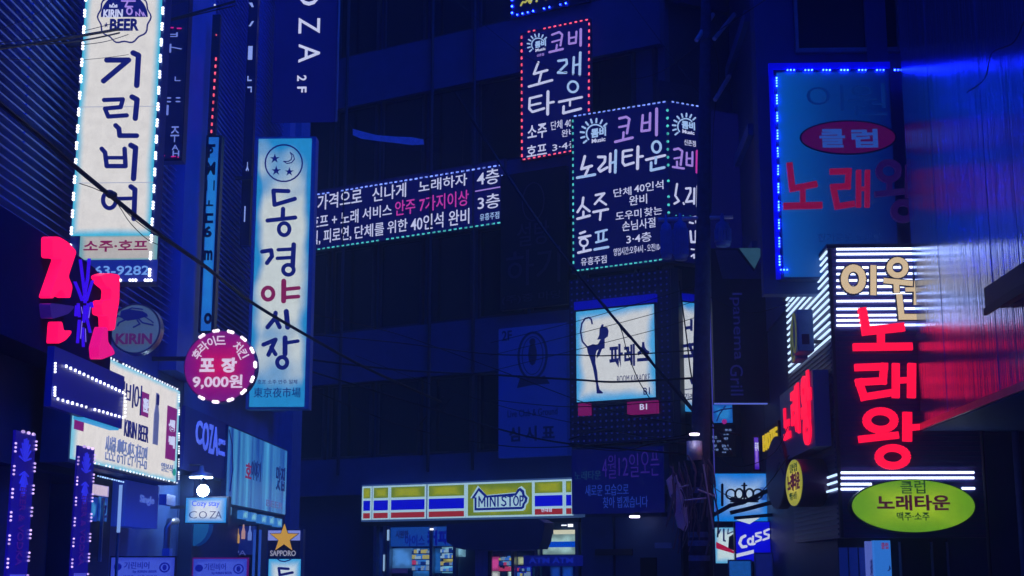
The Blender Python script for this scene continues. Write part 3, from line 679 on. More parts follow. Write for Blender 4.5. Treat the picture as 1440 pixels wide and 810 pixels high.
n.links.new(tc.outputs['Object'], mp.inputs[0]); n.links.new(mp.outputs[0], no.inputs['Vector']); n.links.new(no.outputs['Fac'], cr.inputs[0]); n.links.new(cr.outputs[0], b.inputs['Emission Color']); b.inputs['Emission Strength'].default_value = .85
T.part('face_panel', T.mb().box(u0 + .03, u1 - .03, 0, .011, z0, z1), sm)
T.text('호', (345, 651, 353, 673), MAROON, bold=.02); T.text('이야기', (353, 648, 366, 676), NAVYT, bold=0); T.text('맛집', (388, 656, 400, 690), NAVYT, bold=.01)
T.text('BEER', (374, 705, 397, 714), mat('dim print', (.1, .1, .2), .5, var=0, emit=(90, 100, 150), k=1), bold=0)
T.strokes([([(322, 605), (326, 625), (327, 660), (323, 690)], 2)], NAVYT, (0, 0), 1, name='emblem')
# lit row of lamps under that fascia
for i, (x, y_) in enumerate(((322, 718), (345, 724), (357, 727), (371, 730), (382, 732), (393, 735))):
    T = Thing('canopy_lamp', ('first', 'second', 'third', 'fourth', 'fifth', 'last')[i] + ' small frosted lamp box from the left in the row below the cyan fascia', 'lamp', LF.shift(.14), LF.at(x, y_ + 6)[:1] + (0,) + LF.at(x, y_ + 6)[1:], 'frosted lamps under the cyan fascia')
    T.panel('shade', (x - 3.8, y_ - 6, x + 3.8, y_ + 6), backlit('frost %d' % (i % 3), (120, 195, 225), (50, 120, 205), .9, .4, .6, 6), 0, .1, bev=.01)

# small Cozy stay lightbox + lamp
T = sign('lightbox_sign', 'small white and blue lightbox sign reading Cozy stay COZA under a bright lamp', front(22.5), (261, 699, 318, 735))
T.panel('cabinet', (259, 698, 321, 736.5), NAVYB, .012, .18)
T.panel('face_panel', (261, 700, 318, 735), backlit('cozy film', (215, 222, 235), (30, 140, 225), 1, .3, .06, 1), 0, .011)
T.text('Cozy stay', (270, 704, 309, 714), mat('blue print', (.02, .08, .4), .5, var=0, emit=(10, 60, 190), k=1), bold=.01)
for ch, x0, x1 in (('C', 266, 277), ('O', 280, 291), ('Z', 295, 304), ('A', 303, 312)): T.text(ch, (x0, 719, x1, 729), NAVYT, bold=-.012)
a, z = T.P(259, 715); T.part('bracket', T.mb().box(a - .5, a, .06, .1, z, z + .05), DARK)
def ball(T, c, r, y):
    b = bmesh.new(); bmesh.ops.create_uvsphere(b, u_segments=20, v_segments=12, radius=r)
    bmesh.ops.translate(b, verts=b.verts, vec=(c[0], y, c[1])); g = T.mb(); g.add(b); return g
pl = front(22.0); c = pl.at(285.5, 690)
T = Thing('globe_lamp', 'bright globe lamp glowing just above the Cozy stay sign', 'lamp', pl, (c[0], 0, c[1]))
T.part('globe', ball(T, c, .092, 0), glow('globe', (190, 220, 255), 45), smooth=True)
T.part('cap', T.mb().lathe((c[0], 0), [(.05, c[1] + .085), (.05, c[1] + .14), (.02, c[1] + .2)], 14), DARK)
pl = front(22.6); c = pl.at(283, 669)
T = Thing('flood_lamp', 'flat disc downlight shining on the wall above the globe lamp', 'lamp', pl, (c[0], 0, c[1]))
T.part('shade', T.mb().lathe((c[0], 0), [(.21, c[1] - .02), (.17, c[1] + .03), (.05, c[1] + .07), (.03, c[1] + .16)], 24), ALU, smooth=True)
T.part('lens', T.mb().lathe((c[0], 0), [(.18, c[1] - .035), (.18, c[1] - .021)], 24), glow('flood lens', (190, 215, 255), 25))
T.part('arm', T.mb().tube([(c[0], 0, c[1] + .16), (c[0] - .5, .05, c[1] + .2)], .015), DARK)
# wall clutter on left wall
PLW = LF.shift(.02)
T = Thing('meter_box', 'small pale meter box on the left wall beside the slate board', 'box', PLW, (PLW.at(230, 700)[0], 0, PLW.at(230, 711)[1]))
T.panel('case', (223, 696, 236, 711), mat('pale box', (.6, .6, .62), .5), -.12, 0, bev=.01)
T = Thing('gas_pipe', 'bent pipe running down the left wall under the meter box', 'pipe', PLW, (PLW.at(229, 800)[0], 0, .12))
u = PLW.at(229, 760)[0]; T.part('tube', T.mb().tube([(u, -.06, .12), (u, -.06, 2.2), (u + .1, -.06, 2.3), (u + .5, -.06, 2.32)], .05, 10), ALU, smooth=True)
T.part('valve', T.mb().box(u - .09, u + .09, -.13, -.02, 1.75, 1.9, .01), mat('pale box', (.6,) * 3))
T = Thing('awning', 'rounded dull green awning under the Cozy stay sign', 'awning', front(23.2), front(23.2).at(268, 770)[:1] + (0,) + front(23.2).at(268, 770)[1:])
c = T.P(268, 738); k = 23.2 / F
g = T.mb(); n_ = 20
g.poly([(c[0] + 26 * k * math.cos(math.pi * i / n_ * 2), c[1] + 30 * k * math.sin(math.pi * i / n_ * 2)) for i in range(n_)], 0, .3)
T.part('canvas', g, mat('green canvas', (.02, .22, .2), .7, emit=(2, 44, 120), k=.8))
T = Thing('shop_window', 'lit shop window with bottles and glimpses of letters left of the star sign', 'window', front(26.5), front(26.5).at(338, 800)[:1] + (0,) + front(26.5).at(338, 800)[1:])
T.panel('frame', (312, 738, 362, 830), DARK, .02, .1)
T.panel('pane', (314, 740, 360, 780), mat('shop interior', (.02, .03, .08), .2, emit=(10, 26, 100), k=1), 0, .019)
for x, cc, yb in ((316, (120, 150, 230), 758), (324.5, (200, 130, 125), 762), (335, (205, 160, 95), 762), (343, (190, 150, 150), 756), (352, (110, 140, 225), 758)):
    u, z = T.P(x, yb); kk = 26.5 / F
    T.part('bottle', T.mb().lathe((u, -.06), [(2.7 * kk, z - 2 * kk), (2.8 * kk, z + 8 * kk), (1.2 * kk, z + 13 * kk), (1.1 * kk, z + 18 * kk)], 10), glow('bottle %d' % x, cc, .8), smooth=True)
T.text('UPA', (320, 774, 346, 781), mat('grey letters', (.4,) * 3, .5, var=0, emit=(70, 80, 150), k=.8), -.02, .009, 0)
for x, yw in ((356, 3), (364, 3)):
    u0, u1, z0, z1 = T.pl.rect((x, 745, x + 3, 815)); T.part('mullion', T.mb().box(u0, u1, -.05, .0, z0, z1), glow('cool strip', (40, 85, 200), .7))

# star sign
T = sign('blade_sign', 'white backlit sign topped by a golden star and navy SAPPORO band', front(24.5), (377, 745, 422, 830))
T.panel('cabinet', (374, 744, 425, 850), CAB, .012, .22)
T.panel('face_panel', (377, 746, 422, 760), glow('lavender film', (120, 135, 215), 1), 0, .011)
T.panel('band', (377, 760, 422, 786), NAVYB, -.004, .011)
T.panel('face_panel', (377, 786.2, 422, 850), backlit('sapporo film', (200, 215, 225), (60, 165, 225), 1, .25, .1), 0, .011)
T.text('SAPPORO', (380, 774, 416, 782), mat('gold letters', (.5, .45, .3), .4, emit=(140, 140, 150), k=1), bold=.02)
c = T.P(400, 755); k = 24.5 / F
g = T.mb()
g.poly([(c[0] + (20 if i % 2 == 0 else 8) * k * math.sin(math.pi * i / 5), c[1] - 2 * k + (20 if i % 2 == 0 else 8) * k * math.cos(math.pi * i / 5)) for i in range(10)], -.035, -.015)
T.part('star', g, mat('gold star', (.6, .42, .08), .3, .3, emit=(196, 146, 44), k=.95))
g = T.mb()
g.poly([(c[0] + (22 if i % 2 == 0 else 9) * k * math.sin(math.pi * i / 5), c[1] - 2 * k + (22 if i % 2 == 0 else 9) * k * math.cos(math.pi * i / 5)) for i in range(10)], -.014, -.005)
T.part('star_backing', g, NAVYB)
T.strokes([([(262, 770), (208, 766), (213, 805), (285, 790)], 14)], ink, (340, 607), 3.989)
T.strokes([([(200, 713), (215, 725), (240, 729), (265, 722), (278, 713)], 6)], ink, (340, 607), 3.989, name='emblem')

# ------------------------------------------------------------------ CENTRE SIGNS
# --- long LED banner
T = sign('led_banner', 'long dark banner sign with three lines of white letters and dashed lights', CFS, (437, 250, 709, 330))
def slrect(T, x0, x1, yl0, yl1):          # box on the plane from its left edge heights
    u0 = T.P(x0, (yl0 + yl1) / 2)[0]; u1 = T.P(x1, (yl0 + yl1) / 2 - 40)[0]; z1 = T.P(x0, yl0)[1]; z0 = T.P(x0, yl1)[1]; return u0, u1, z0, z1
u0, u1, z0, z1 = slrect(T, 425, 708, 273, 354)
T.part('cabinet', T.mb().box(u0 - .05, u1 + .05, .01, .11, z0 - .05, z1 + .05), NAVYB)
T.part('face_panel', T.mb().box(u0, u1, 0, .009, z0, z1), mat('banner face', (.015, .018, .1), .4, emit=(5, 6, 66), k=1))
def line(T, t, b, m_, bold=.004, sl=.15):      # a line of print on the slanting facade: keep its own height, not that of its tilted outline
    d = sl * (b[2] - b[0]) / 2; return T.text(t, (b[0], b[1] + d, b[2], b[3] - d), m_, bold=bold)
line(T, '가격으로', (447, 265, 509, 296), LIT_W); line(T, '신나게', (524, 257, 571, 284), LIT_W); line(T, '노래하자', (589, 244, 657, 271), LIT_W)
line(T, '호프 + 노래', (437, 294, 504, 323), LIT_W); line(T, '서비스', (510, 286.5, 551, 309.5), LIT_W); line(T, '안주 7가지이상', (556, 267, 659, 304), LIT_P)
line(T, '식, 피로연,', (437, 317, 494, 346), LIT_W); line(T, '단체를', (499, 312, 540, 336.5), LIT_W); line(T, '위한', (545, 307, 573, 329), LIT_W); line(T, '40인석 완비', (578, 292.5, 660, 326.5), LIT_W)
line(T, '4층', (671, 236, 702, 262), LIT_W); line(T, '3층', (672, 271, 703, 296), LIT_W); line(T, '유흥주점', (675, 297, 702, 311), LIT_C, 0)
T.strokes([([(669, 269), (703, 263)], 1.6)], LIT_V, (0, 0), 1)
T.leds([(439, 275), (708, 232)], BLUEW_L, gap=7.2, size=2.0, elong=2.2); T.leds([(439, 352), (706, 313)], TEAL_L, gap=7.2, size=2.0, elong=2.2)
T.leds([(706.5, 234), (706, 312)], BLUEW_L, gap=26, size=1.8)

# --- red edged sign
A6, A6b = ((690, 0), 3.989), ((690, 200), 3.989)
def sun_logo(T, cx, cy, r, m_, parent=None):
    g = T.mb(); k = T.pl.dist(cx, cy) / F
    arc = [T.P(cx + r * .62 * math.cos(a), cy - r * .62 * math.sin(a)) for a in [math.radians(40 + 180 * i / 16) for i in range(17)]]
    g.stroke(arc, r * .1 * k, -.012, 0); e = T.part('emblem', g, m_)
    g = T.mb()
    for i in range(9):
        a = math.radians(42 + 22 * i); g.stroke([T.P(cx + r * .78 * math.cos(a), cy - r * .78 * math.sin(a)), T.P(cx + r * 1.02 * math.cos(a), cy - r * 1.02 * math.sin(a))], r * .13 * k, -.012, 0)
    T.part('rays', g, m_, e)
    T.text('콤비', (cx - r * .3, cy - r * .4, cx + r * .72, cy + r * .22), LIT_C, bold=.04, parent=e)
    T.text('Music', (cx - r * .25, cy + r * .3, cx + r * .68, cy + r * .58), LIT_W, bold=.02, parent=e)
    return e
T = sign('lightbox_sign', 'tall dark karaoke sign outlined with red dashed lights', CFS, (734, 35, 830, 220))
u0 = T.P(734, 136)[0]; u1 = T.P(829, 120)[0]; z1 = T.P(829, 28)[1]; z0 = T.P(734, 225)[1]
T.part('cabinet', T.mb().box(u0 - .05, u1 + .05, .01, .11, z0 - .05, z1 + .05), NAVYB)
T.part('face_panel', T.mb().box(u0, u1, 0, .009, z0, z1), MATS['banner face'])
sun_logo(T, 757, 63, 15, LIT_C)
T.text('신촌점', (755, 75.5, 765, 79), LIT_V, bold=0)
T.strokes([([(345, 195), (385, 180), (402, 195), (392, 255)], 12), ([(345, 236), (395, 222)], 10), ([(372, 252), (368, 280)], 11), ([(330, 293), (405, 275)], 13)], LIT_V, *A6)
T.strokes([([(440, 182), (440, 246), (478, 240), (482, 178)], 12), ([(442, 214), (478, 208)], 10), ([(506, 165), (505, 255)], 15)], LIT_V, *A6)
T.strokes([([(268, 350), (243, 415), (318, 394)], 14), ([(285, 408), (272, 460)], 13), ([(215, 486), (345, 450)], 14)], LIT_W, *A6)
T.strokes([([(380, 342), (425, 335), (428, 358), (378, 408), (425, 408)], 14), ([(467, 322), (463, 415)], 14), ([(503, 296), (500, 420)], 16), ([(465, 367), (500, 360)], 12)], LIT_C, *A6)
T.strokes([([(220, 552), (285, 536)], 13), ([(222, 592), (280, 579)], 12), ([(220, 552), (217, 610), (235, 628), (300, 608)], 14), ([(322, 515), (320, 640)], 18), ([(325, 578), (354, 572)], 13)], LIT_W, *A6)
T.strokes([('o', 462, 487, 28, 30, 13)], LIT_C, *A6)
T.strokes([([(384, 572), (512, 545)], 14), ([(446, 566), (445, 592)], 12), ([(410, 598), (408, 635), (506, 610)], 15)], LIT_W, *A6)
line(T, '소주', (742, 173, 769, 197), LIT_W, .01); line(T, '단체 40인', (775, 165, 812, 183), LIT_W, 0); line(T, '완비', (790, 180, 808, 193), LIT_W, 0)
line(T, '호프', (741, 201, 769, 221), LIT_W, .01); line(T, '3·4층', (777, 196, 815, 213), LIT_W, 0)
T.leds([(734, 47), (829, 27.5)], RED_L, gap=7.4, size=2.0, elong=2.0); T.leds([(734, 48), (734.5, 224)], RED_L, gap=10, size=2.4, elong=1.8); T.leds([(829, 29), (828.5, 160)], RED_L, gap=10, size=2.4, elong=1.8); T.leds([(734, 225), (806, 212)], RED_L, gap=7.4, size=2, elong=2)
# --- sign cut by the top edge
T = sign('lightbox_sign', 'dark sign with yellow letters and blue lights cut off by the top edge', CFS, (720, -70, 830, 20))
u0 = T.P(721, -20)[0]; u1 = T.P(830, -30)[0]; z1 = T.P(721, -60)[1]; z0 = T.P(722, 24)[1]
T.part('cabinet', T.mb().box(u0 - .04, u1, .01, .2, z0 - .04, z1), NAVYB)
yl = glow('yellow letters', (190, 190, 90), 1)
T.strokes([([(325, -60), (365, -20), (372, 5), (350, 30), (318, 25), (292, 70)], 24)], yl, (700, 0), 9.0)
T.text('ST·S', (742, -45, 772, 3), yl, bold=.03)
T.leds([(720.5, -50), (720.5, 23)], BLUE_L, gap=9, size=3.2); T.leds([(724, 22), (800, 4)], BLUE_L, gap=8, size=2.4)

# --- corner sign (two faces)
Z4 = ((800, 140), 6.75)
T = sign('corner_sign', 'large dark karaoke sign at the building corner with teal dashed lights and brush lettering', CFK, (806, 150, 940, 375))
u0 = T.P(806, 272)[0]; u1 = T.P(940.5, 250)[0]; z1 = T.P(940, 143)[1]; z0 = T.P(806, 382)[1]
T.part('cabinet', T.mb().box(u0 - .06, u1, .011, .35, z0 - .05, z1 + .05), NAVYB)
T.part('face_panel', T.mb().box(u0, u1 - .005, 0, .01, z0, z1), mat('corner face', (.012, .015, .09), .35, emit=(3, 4, 62), k=1))
sun_logo(T, 837.5, 188, 20.5, LIT_C)
T.strokes([([(480, 180), (545, 165), (575, 185), (552, 320)], 24), ([(478, 262), (560, 246)], 20), ([(520, 312), (516, 375)], 22), ([(440, 402), (605, 362)], 25)], LIT_V, *Z4)
T.strokes([([(702, 150), (690, 300), (768, 290), (772, 130)], 24), ([(697, 226), (768, 214)], 20), ([(834, 90), (832, 335)], 30)], LIT_V, *Z4)
T.strokes([([(152, 540), (120, 660), (218, 630)], 27), ([(185, 655), (158, 715)], 25)], LIT_W, *Z4); T.strokes([([(80, 742), (248, 712)], 26)], LIT_C, *Z4)
T.strokes([([(280, 545), (345, 545), (342, 590), (282, 660), (300, 682), (365, 645)], 26), ([(395, 515), (390, 685)], 26)], LIT_W, *Z4); T.strokes([([(446, 485), (440, 690)], 28), ([(400, 602), (440, 592)], 22)], LIT_C, *Z4)
T.strokes([([(520, 490), (600, 478)], 23), ([(518, 545), (595, 530)], 21), ([(515, 495), (512, 600), (532, 626), (615, 600)], 24), ([(657, 450), (652, 655)], 30), ([(660, 545), (702, 538)], 23)], LIT_W, *Z4)
T.strokes([('o', 832, 450, 40, 52, 24), ([(828, 550), (824, 605)], 24), ([(782, 600), (780, 672), (905, 645)], 26)], LIT_C, *Z4); T.strokes([([(735, 572), (912, 530)], 25)], LIT_W, *Z4)
T.strokes([([(520, 312), (515, 350), (488, 392)], 14), ([(515, 355), (555, 387)], 13), ([(521, 390), (520, 415)], 13), ([(487, 430), (556, 412)], 14)], LIT_W, *A6b)
T.strokes([([(590, 297), (638, 287), (585, 347)], 13), ([(612, 325), (648, 350)], 12), ([(577, 392), (658, 376)], 14), ([(618, 388), (614, 435)], 13)], LIT_W, *A6b)
T.strokes([([(502, 512), (530, 502)], 13), ([(497, 537), (560, 524)], 13), ('o', 523, 562, 22, 21, 11), ([(523, 585), (522, 606)], 12), ([(492, 620), (562, 604)], 14)], LIT_W, *A6b)
T.strokes([([(590, 507), (652, 492)], 12), ([(605, 510), (605, 552)], 11), ([(634, 502), (632, 545)], 11), ([(592, 562), (652, 546)], 12), ([(583, 602), (660, 588)], 14)], LIT_C, *A6b)
for t_, b_ in (('단체', (863, 263, 888, 277)), ('40인석', (892, 254, 933, 271)), ('완비', (885, 273, 910, 289)), ('도우미', (866, 294, 902, 310)), ('찾는', (906, 290, 931, 304)), ('손님사절', (875, 306, 922, 325)), ('3·4층', (881, 326, 916, 343))):
    line(T, t_, (b_[0], b_[1] - .5, b_[2], b_[3] + .5), LIT_W, .002, .13)
line(T, '영업시간:오후4시 - 오전10시', (863, 341, 932, 360), LIT_W, -.004, .12); line(T, '유흥주점', (817, 358.5, 853, 374), LIT_W, 0, .12)
T.leds([(806, 164), (938, 143)], BLUEW_L, gap=7, size=2.0, elong=2.1); T.leds([(806, 166), (807, 374)], TEAL_L, gap=9, size=2.2, elong=1.8); T.leds([(939, 150), (941, 305)], TEAL_L, gap=11, size=4.2, elong=1.1); T.leds([(810, 381), (933, 365)], TEAL_L, gap=7, size=2.0, elong=2.1)
# its right-hand face hangs on its own plane
T2 = Thing('corner_sign', 'narrow return face of the karaoke corner sign half hidden by the utility pole', 'sign', CRK, (.7, 0, z0))
T2.part('cabinet', T2.mb().box(.012, 2.6, .011, .3, z0 - .05, z1 + .05), NAVYB)
T2.part('face_panel', T2.mb().box(.02, 2.56, 0, .01, z0, z1), MATS['corner face'])
sun_logo(T2, 964, 178, 18, LIT_C); T2.text('신촌점', (962, 197, 978, 205), LIT_W, bold=0)
T2.strokes([([(998, 475), (1040, 465), (1075, 490), (1060, 620)], 22), ([(1000, 560), (1060, 550)], 18), ([(1025, 590), (1025, 640)], 20), ([(985, 640), (1090, 655)], 20)], LIT_V, *Z4)
T2.strokes([([(1118, 505), (1115, 620), (1170, 630), (1172, 500)], 20), ([(1118, 560), (1170, 560)], 16)], LIT_V, *Z4); T2.strokes([([(1215, 490), (1213, 690)], 26)], LIT_P, *Z4)
T2.strokes([([(1045, 235), (1035, 300), (1055, 330), (1030, 345)], 12), ([(1080, 340), (1084, 348)], 9), ([(1095, 260), (1120, 258), (1120, 280), (1095, 335), (1135, 330)], 12), ([(1142, 260), (1140, 345)], 12), ([(1160, 248), (1158, 362)], 13)], LIT_W, *A6b)
T2.strokes([([(1122, 425), (1150, 420), (1152, 450)], 13), ([(1115, 450), (1135, 455)], 10), ([(1120, 500), (1125, 560), (1150, 560), (1150, 500)], 13), ([(1125, 600), (1140, 602)], 8), ([(1125, 640), (1140, 630), (1140, 650)], 9)], LIT_W, *A6b)
T2.leds([(942, 143), (983, 150)], BLUEW_L, gap=7, size=2.0, elong=2.0); T2.leds([(945, 303), (985, 304)], TEAL_L, gap=9, size=1.6)

M2 = Matrix.Translation(T2.root.location) @ Matrix.Rotation(T2.pl.ang, 4, 'Z'); M1 = Matrix.Translation(T.root.location) @ Matrix.Rotation(T.pl.ang, 4, 'Z')
for ch in list(T2.root.children):                 # the return face belongs to the same sign
    ch.parent = T.root; ch.matrix_parent_inverse = M1.inverted(); ch.matrix_basis = M2
bpy.data.objects.remove(T2.root)
# --- dotted tower with the cat sign
T = Thing('dotted_panel', 'dark cladding panel dotted with rows of dim bulbs around the cat silhouette sign', 'panel', CFT, (CFT.at(870, 600)[0], 0, CFT.at(870, 622)[1]))
u0 = T.P(801, 510)[0]; u1 = T.P(945, 500)[0]; z1 = T.P(870, 386)[1]; z0 = T.P(870, 622)[1]
T.part('backing', T.mb().box(u0, u1, 0, .3, z0, z1), mat('dotted backing', (.02, .028, .11), .5))
g = T.mb(); st = .165; u = u0 + .08
while u < u1 - .04:
    z = z0 + .08
    while z < z1 - .04: g.disc((u, z), .028, .028, -.01, 0, 6); z += st
    u += st
bd = T.part('bulb_dots', g, mat('dim bulbs', (.05, .08, .3), .4, var=0, emit=(8, 20, 108), k=1)); bd['kind'] = 'stuff'
T.part('return_panel', T.mb().box(u1 - .004 + .01, u1 + .2, .02, .3, z0, z1), NAVYB)
CFC = CFT.shift(.14)
T = sign('lightbox_sign', 'bright white backlit sign with a slender cat-tailed dancer silhouette', CFC, (811, 432, 921, 560))
u0 = T.P(810.5, 500)[0]; u1 = T.P(920.5, 490)[0]; z1 = T.P(866, 433)[1]; z0 = T.P(866, 562)[1]
T.part('cabinet', T.mb().box(u0 - .05, u1 + .05, .011, .135, z0 - .05, z1 + .05), NAVYB)
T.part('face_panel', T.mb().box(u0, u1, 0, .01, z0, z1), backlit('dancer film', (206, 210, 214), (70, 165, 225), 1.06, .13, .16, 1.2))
T.part('visor', T.mb().box(u0 - .05, u1 + .05, -.02, .13, z1 + .052, z1 + .27), mat('bright blue vinyl', (.01, .01, .4), .4, emit=(0, 0, 165), k=.8))
Z6 = ((690, 400), 3.989)
S_ = lambda L: [T.P(690 + x / 3.989, 400 + y / 3.989) for x, y in L]
em = T.part('silhouette', T.mb().poly(S_([(540, 348), (575, 335), (600, 340), (612, 318), (618, 308), (598, 310), (610, 285), (612, 250), (622, 228), (632, 222), (634, 238), (655, 240), (662, 262), (658, 292), (640, 305), (640, 358), (625, 362), (612, 395), (595, 415), (596, 392), (608, 362), (595, 372), (588, 400), (588, 440), (598, 490), (604, 560), (612, 590), (630, 605), (628, 612), (596, 612), (592, 560), (575, 470), (560, 420), (545, 380)]), -.012, 0), NAVYT)
T.strokes([([(545, 355), (515, 320), (505, 265), (512, 220), (530, 192), (552, 186), (565, 196), (570, 220)], 9)], NAVYT, *Z6, name='tail', parent=em)
T.text('파', (857, 484, 876, 517), NAVYT, bold=.035); T.text('레', (878, 484, 893, 515), NAVYT, bold=.035); T.text('스', (896, 481, 914, 508), NAVYT, bold=.035)
T.text('ROOM KARAOKE', (868, 527, 914, 537), NAVYT, bold=-.005); T.text('B1', (905, 545, 914, 555), NAVYT, bold=.01)
T = sign('floor_tag', 'small red tag reading B1 under the dancer sign', CFC, (882, 563, 924, 582))
T.panel('plate', (882, 564, 924, 582), mat('red tag', (.2, .01, .06), .4, emit=(112, 14, 84), k=1), 0, .12)
T.text('B1', (900, 568, 910, 576), LIT_W, -.012, .01, .01)
T = sign('floor_tag', 'small blank red tag left below the dancer sign', CFC, (813, 567, 829, 584))
T.panel('plate', (813, 567, 829, 584), MATS['red tag'], 0, .12)
# return face of the dancer sign
T = sign('lightbox_sign', 'narrow white sign with blocky dark letters beside the utility pole', CRT, (956, 426, 976, 580))
T.panel('cabinet', (954, 424, 990, 581), NAVYB, .011, .2)
T.panel('face_panel', (955, 426, 988, 579), backlit('return film', (200, 206, 215), (50, 150, 220), 1, .16, .5, 1.4), 0, .01)
T.strokes([([(1095, 245), (1130, 240)], 18), ([(1125, 195), (1125, 260)], 16), ([(1060, 350), (1140, 335)], 18), ([(1110, 330), (1135, 390)], 20), ([(1065, 405), (1140, 400)], 20), ([(1120, 530), (1130, 560)], 12), ([(1090, 590), (1130, 585)], 5)], NAVYT, *Z6, cap='flat')
T.text('기리', (962, 553, 975, 563), NAVYT, bold=.01)
T.part('visor', T.mb().box(T.P(955, 500)[0], T.P(988, 500)[0], -.02, .18, T.P(965, 422)[1], T.P(965, 413)[1]), MATS['bright blue vinyl'])

# --- unlit big signs left of the tower
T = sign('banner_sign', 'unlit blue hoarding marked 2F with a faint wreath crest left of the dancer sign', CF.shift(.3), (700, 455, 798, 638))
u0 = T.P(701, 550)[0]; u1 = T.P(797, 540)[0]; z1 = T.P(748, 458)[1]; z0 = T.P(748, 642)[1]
T.part('board', T.mb().box(u0, u1, 0, .25, z0, z1), mat('unlit blue acrylic', (.09, .15, .5), .4, scale=1, emit=(0, 18, 96), k=.7))  # board is no lamp; street light on it painted as faint emission
dk = mat('faded navy print', (.015, .03, .16), .5, var=0)
T.text('2F', (706, 465, 720, 479), dk, bold=.02)
c = T.P(749, 500); k = T.pl.dist(749, 500) / F
e = T.part('emblem', T.mb().ring(c, 23 * k, 33 * k, 3.5 * k, -.01, 0).ring(c, 17 * k, 27 * k, 1.2 * k, -.009, 0), dk)
g = T.mb().disc((c[0], c[1] + 2 * k), 7 * k, 16 * k, -.01, 0, 12).disc((c[0], c[1] + 20 * k), 5 * k, 5 * k, -.01, 0, 12); T.part('figure', g, dk, e)
g = T.mb().poly([(c[0] - 26 * k, c[1] - 45 * k), (c[0] - 20 * k, c[1] - 30 * k), (c[0], c[1] - 34 * k), (c[0] + 20 * k, c[1] - 30 * k), (c[0] + 28 * k, c[1] - 42 * k), (c[0], c[1] - 42 * k)], -.011, 0); T.part('ribbon', g, dk, e)
T.text('Live Club & Ground', (714, 575, 784, 585), dk, bold=0); T.text('심 시 표', (716, 599, 780, 620), dk, bold=.03)
T = sign('banner_sign', 'nearly black unlit hoarding with ghostly outlined letters between banner and corner sign', CF.shift(.2), (705, 245, 795, 435))
u0 = T.P(704, 340)[0]; u1 = T.P(797, 330)[0]; z1 = T.P(750, 240)[1]; z0 = T.P(750, 432)[1]
T.part('board', T.mb().box(u0, u1, 0, .15, z0, z1), mat('night board', (.01, .014, .035), .4))
gh = mat('ghost letters', (.05, .06, .14), .5, var=0)
T.text('설탕', (727, 312, 772, 345), gh, bold=0); T.text('하기', (712, 350, 788, 400), gh, bold=0); T.text('(주)중 마당', (706, 412, 790, 425), gh, bold=0)
T.part('frame', T.mb().ring(((u0 + u1) / 2, z1 - .9), .35, .55, .03, -.01, 0), gh)
# loose awning edge, the light on it put in as emission
T = Thing('torn_banner', 'small curling pale blue strip of cloth with painted-in glow high on the dark facade', 'banner', CF.shift(.3), (CF.at(545, 195)[0], -.3, CF.at(545, 200)[1]))
top = [(496, 181), (510, 185), (530, 190), (556, 192), (580, 193), (595, 196)]; bot = [(596, 203), (580, 204), (556, 201), (530, 198), (508, 195), (496, 190)]
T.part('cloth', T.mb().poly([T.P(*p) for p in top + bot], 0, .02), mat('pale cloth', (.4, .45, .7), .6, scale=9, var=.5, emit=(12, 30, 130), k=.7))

T.part('rope', T.mb().tube([(T.P(497, 185)[0], .01, T.P(497, 185)[1]), (T.P(486, 176)[0], .25, T.P(486, 172)[1])], .012), WIRE); T.part('rope', T.mb().tube([(T.P(594, 199)[0], .01, T.P(594, 199)[1]), (T.P(612, 180)[0], .25, T.P(612, 178)[1])], .012), WIRE)
# --- date banner
T = sign('banner_sign', 'dim navy opening-date banner with outlined violet letters beneath the dotted panel', CF.shift(.4), (803, 636, 934, 722))
u0 = T.P(804, 680)[0]; u1 = T.P(933, 678)[0]; z1 = T.P(868, 630)[1]; z0 = T.P(868, 722)[1]
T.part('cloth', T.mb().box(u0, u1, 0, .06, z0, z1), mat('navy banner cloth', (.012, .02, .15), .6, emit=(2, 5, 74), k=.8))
vi = mat('violet outline print', (.2, .1, .35), .5, var=0, emit=(40, 22, 112), k=1)
T.text('4월', (847, 640, 866, 673), vi, bold=-.008); T.text('12일', (870, 638, 898, 671), vi, bold=-.008); T.text('오픈', (901, 634, 927, 669), vi, bold=-.008)
T.text('노래타운', (808, 662, 845, 675), mat('olive print', (.1, .2, .1), .5, var=0, emit=(14, 48, 84), k=1), bold=0)
pb = mat('pale blue print', (.3, .4, .7), .5, var=0, emit=(26, 58, 150), k=.8)
T.text('새로운 모습으로', (823, 681, 884, 697), pb, bold=.0); T.text('찾아 뵙겠습니다', (848, 698, 911, 714), pb, bold=.0)

# --- convenience store fascia
T = sign('fascia_sign', 'long store fascia of yellow-green, blue and red stripes with a white house-shaped logo panel', CFM, (510, 680, 805, 730))
zt = T.P(657, 679)[1]; zb = T.P(657, 728)[1]; H = zt - zb
T.part('cabinet', T.mb().box(T.P(508, 706)[0], T.P(814, 700)[0], .012, .34, zb - .05, zt + .05), mat('white cabinet', (.5, .5, .5), .4, emit=(70, 110, 170), k=.35))
gy = backlit('lime film', (150, 160, 22), (105, 130, 30), 1, .3, .35, 1.6); bl = glow('royal film', (8, 8, 205), 1); rd = glow('brick film', (150, 40, 44), 1); wh = glow('pale film', (165, 205, 225), 1)
for x0, x1 in ((511, 520.5), (525.5, 545.5), (550, 597), (603, 652.5), (752, 791), (796, 803.5)):
    ua, ub = T.P(x0, 704)[0], T.P(x1, 704)[0]
    T.part('stripe_panel', T.mb().box(ua - .05, ub + .05, .004, .0115, zb, zt), wh)
    T.part('stripe', T.mb().box(ua, ub, 0, .0035, zb + H * .64, zt - H * .05), gy)
    T.part('stripe', T.mb().box(ua, ub, 0, .0035, zb + H * .27, zb + H * .57), bl)
    T.part('stripe', T.mb().box(ua, ub, 0, .0035, zb + H * .04, zb + H * .2), rd)
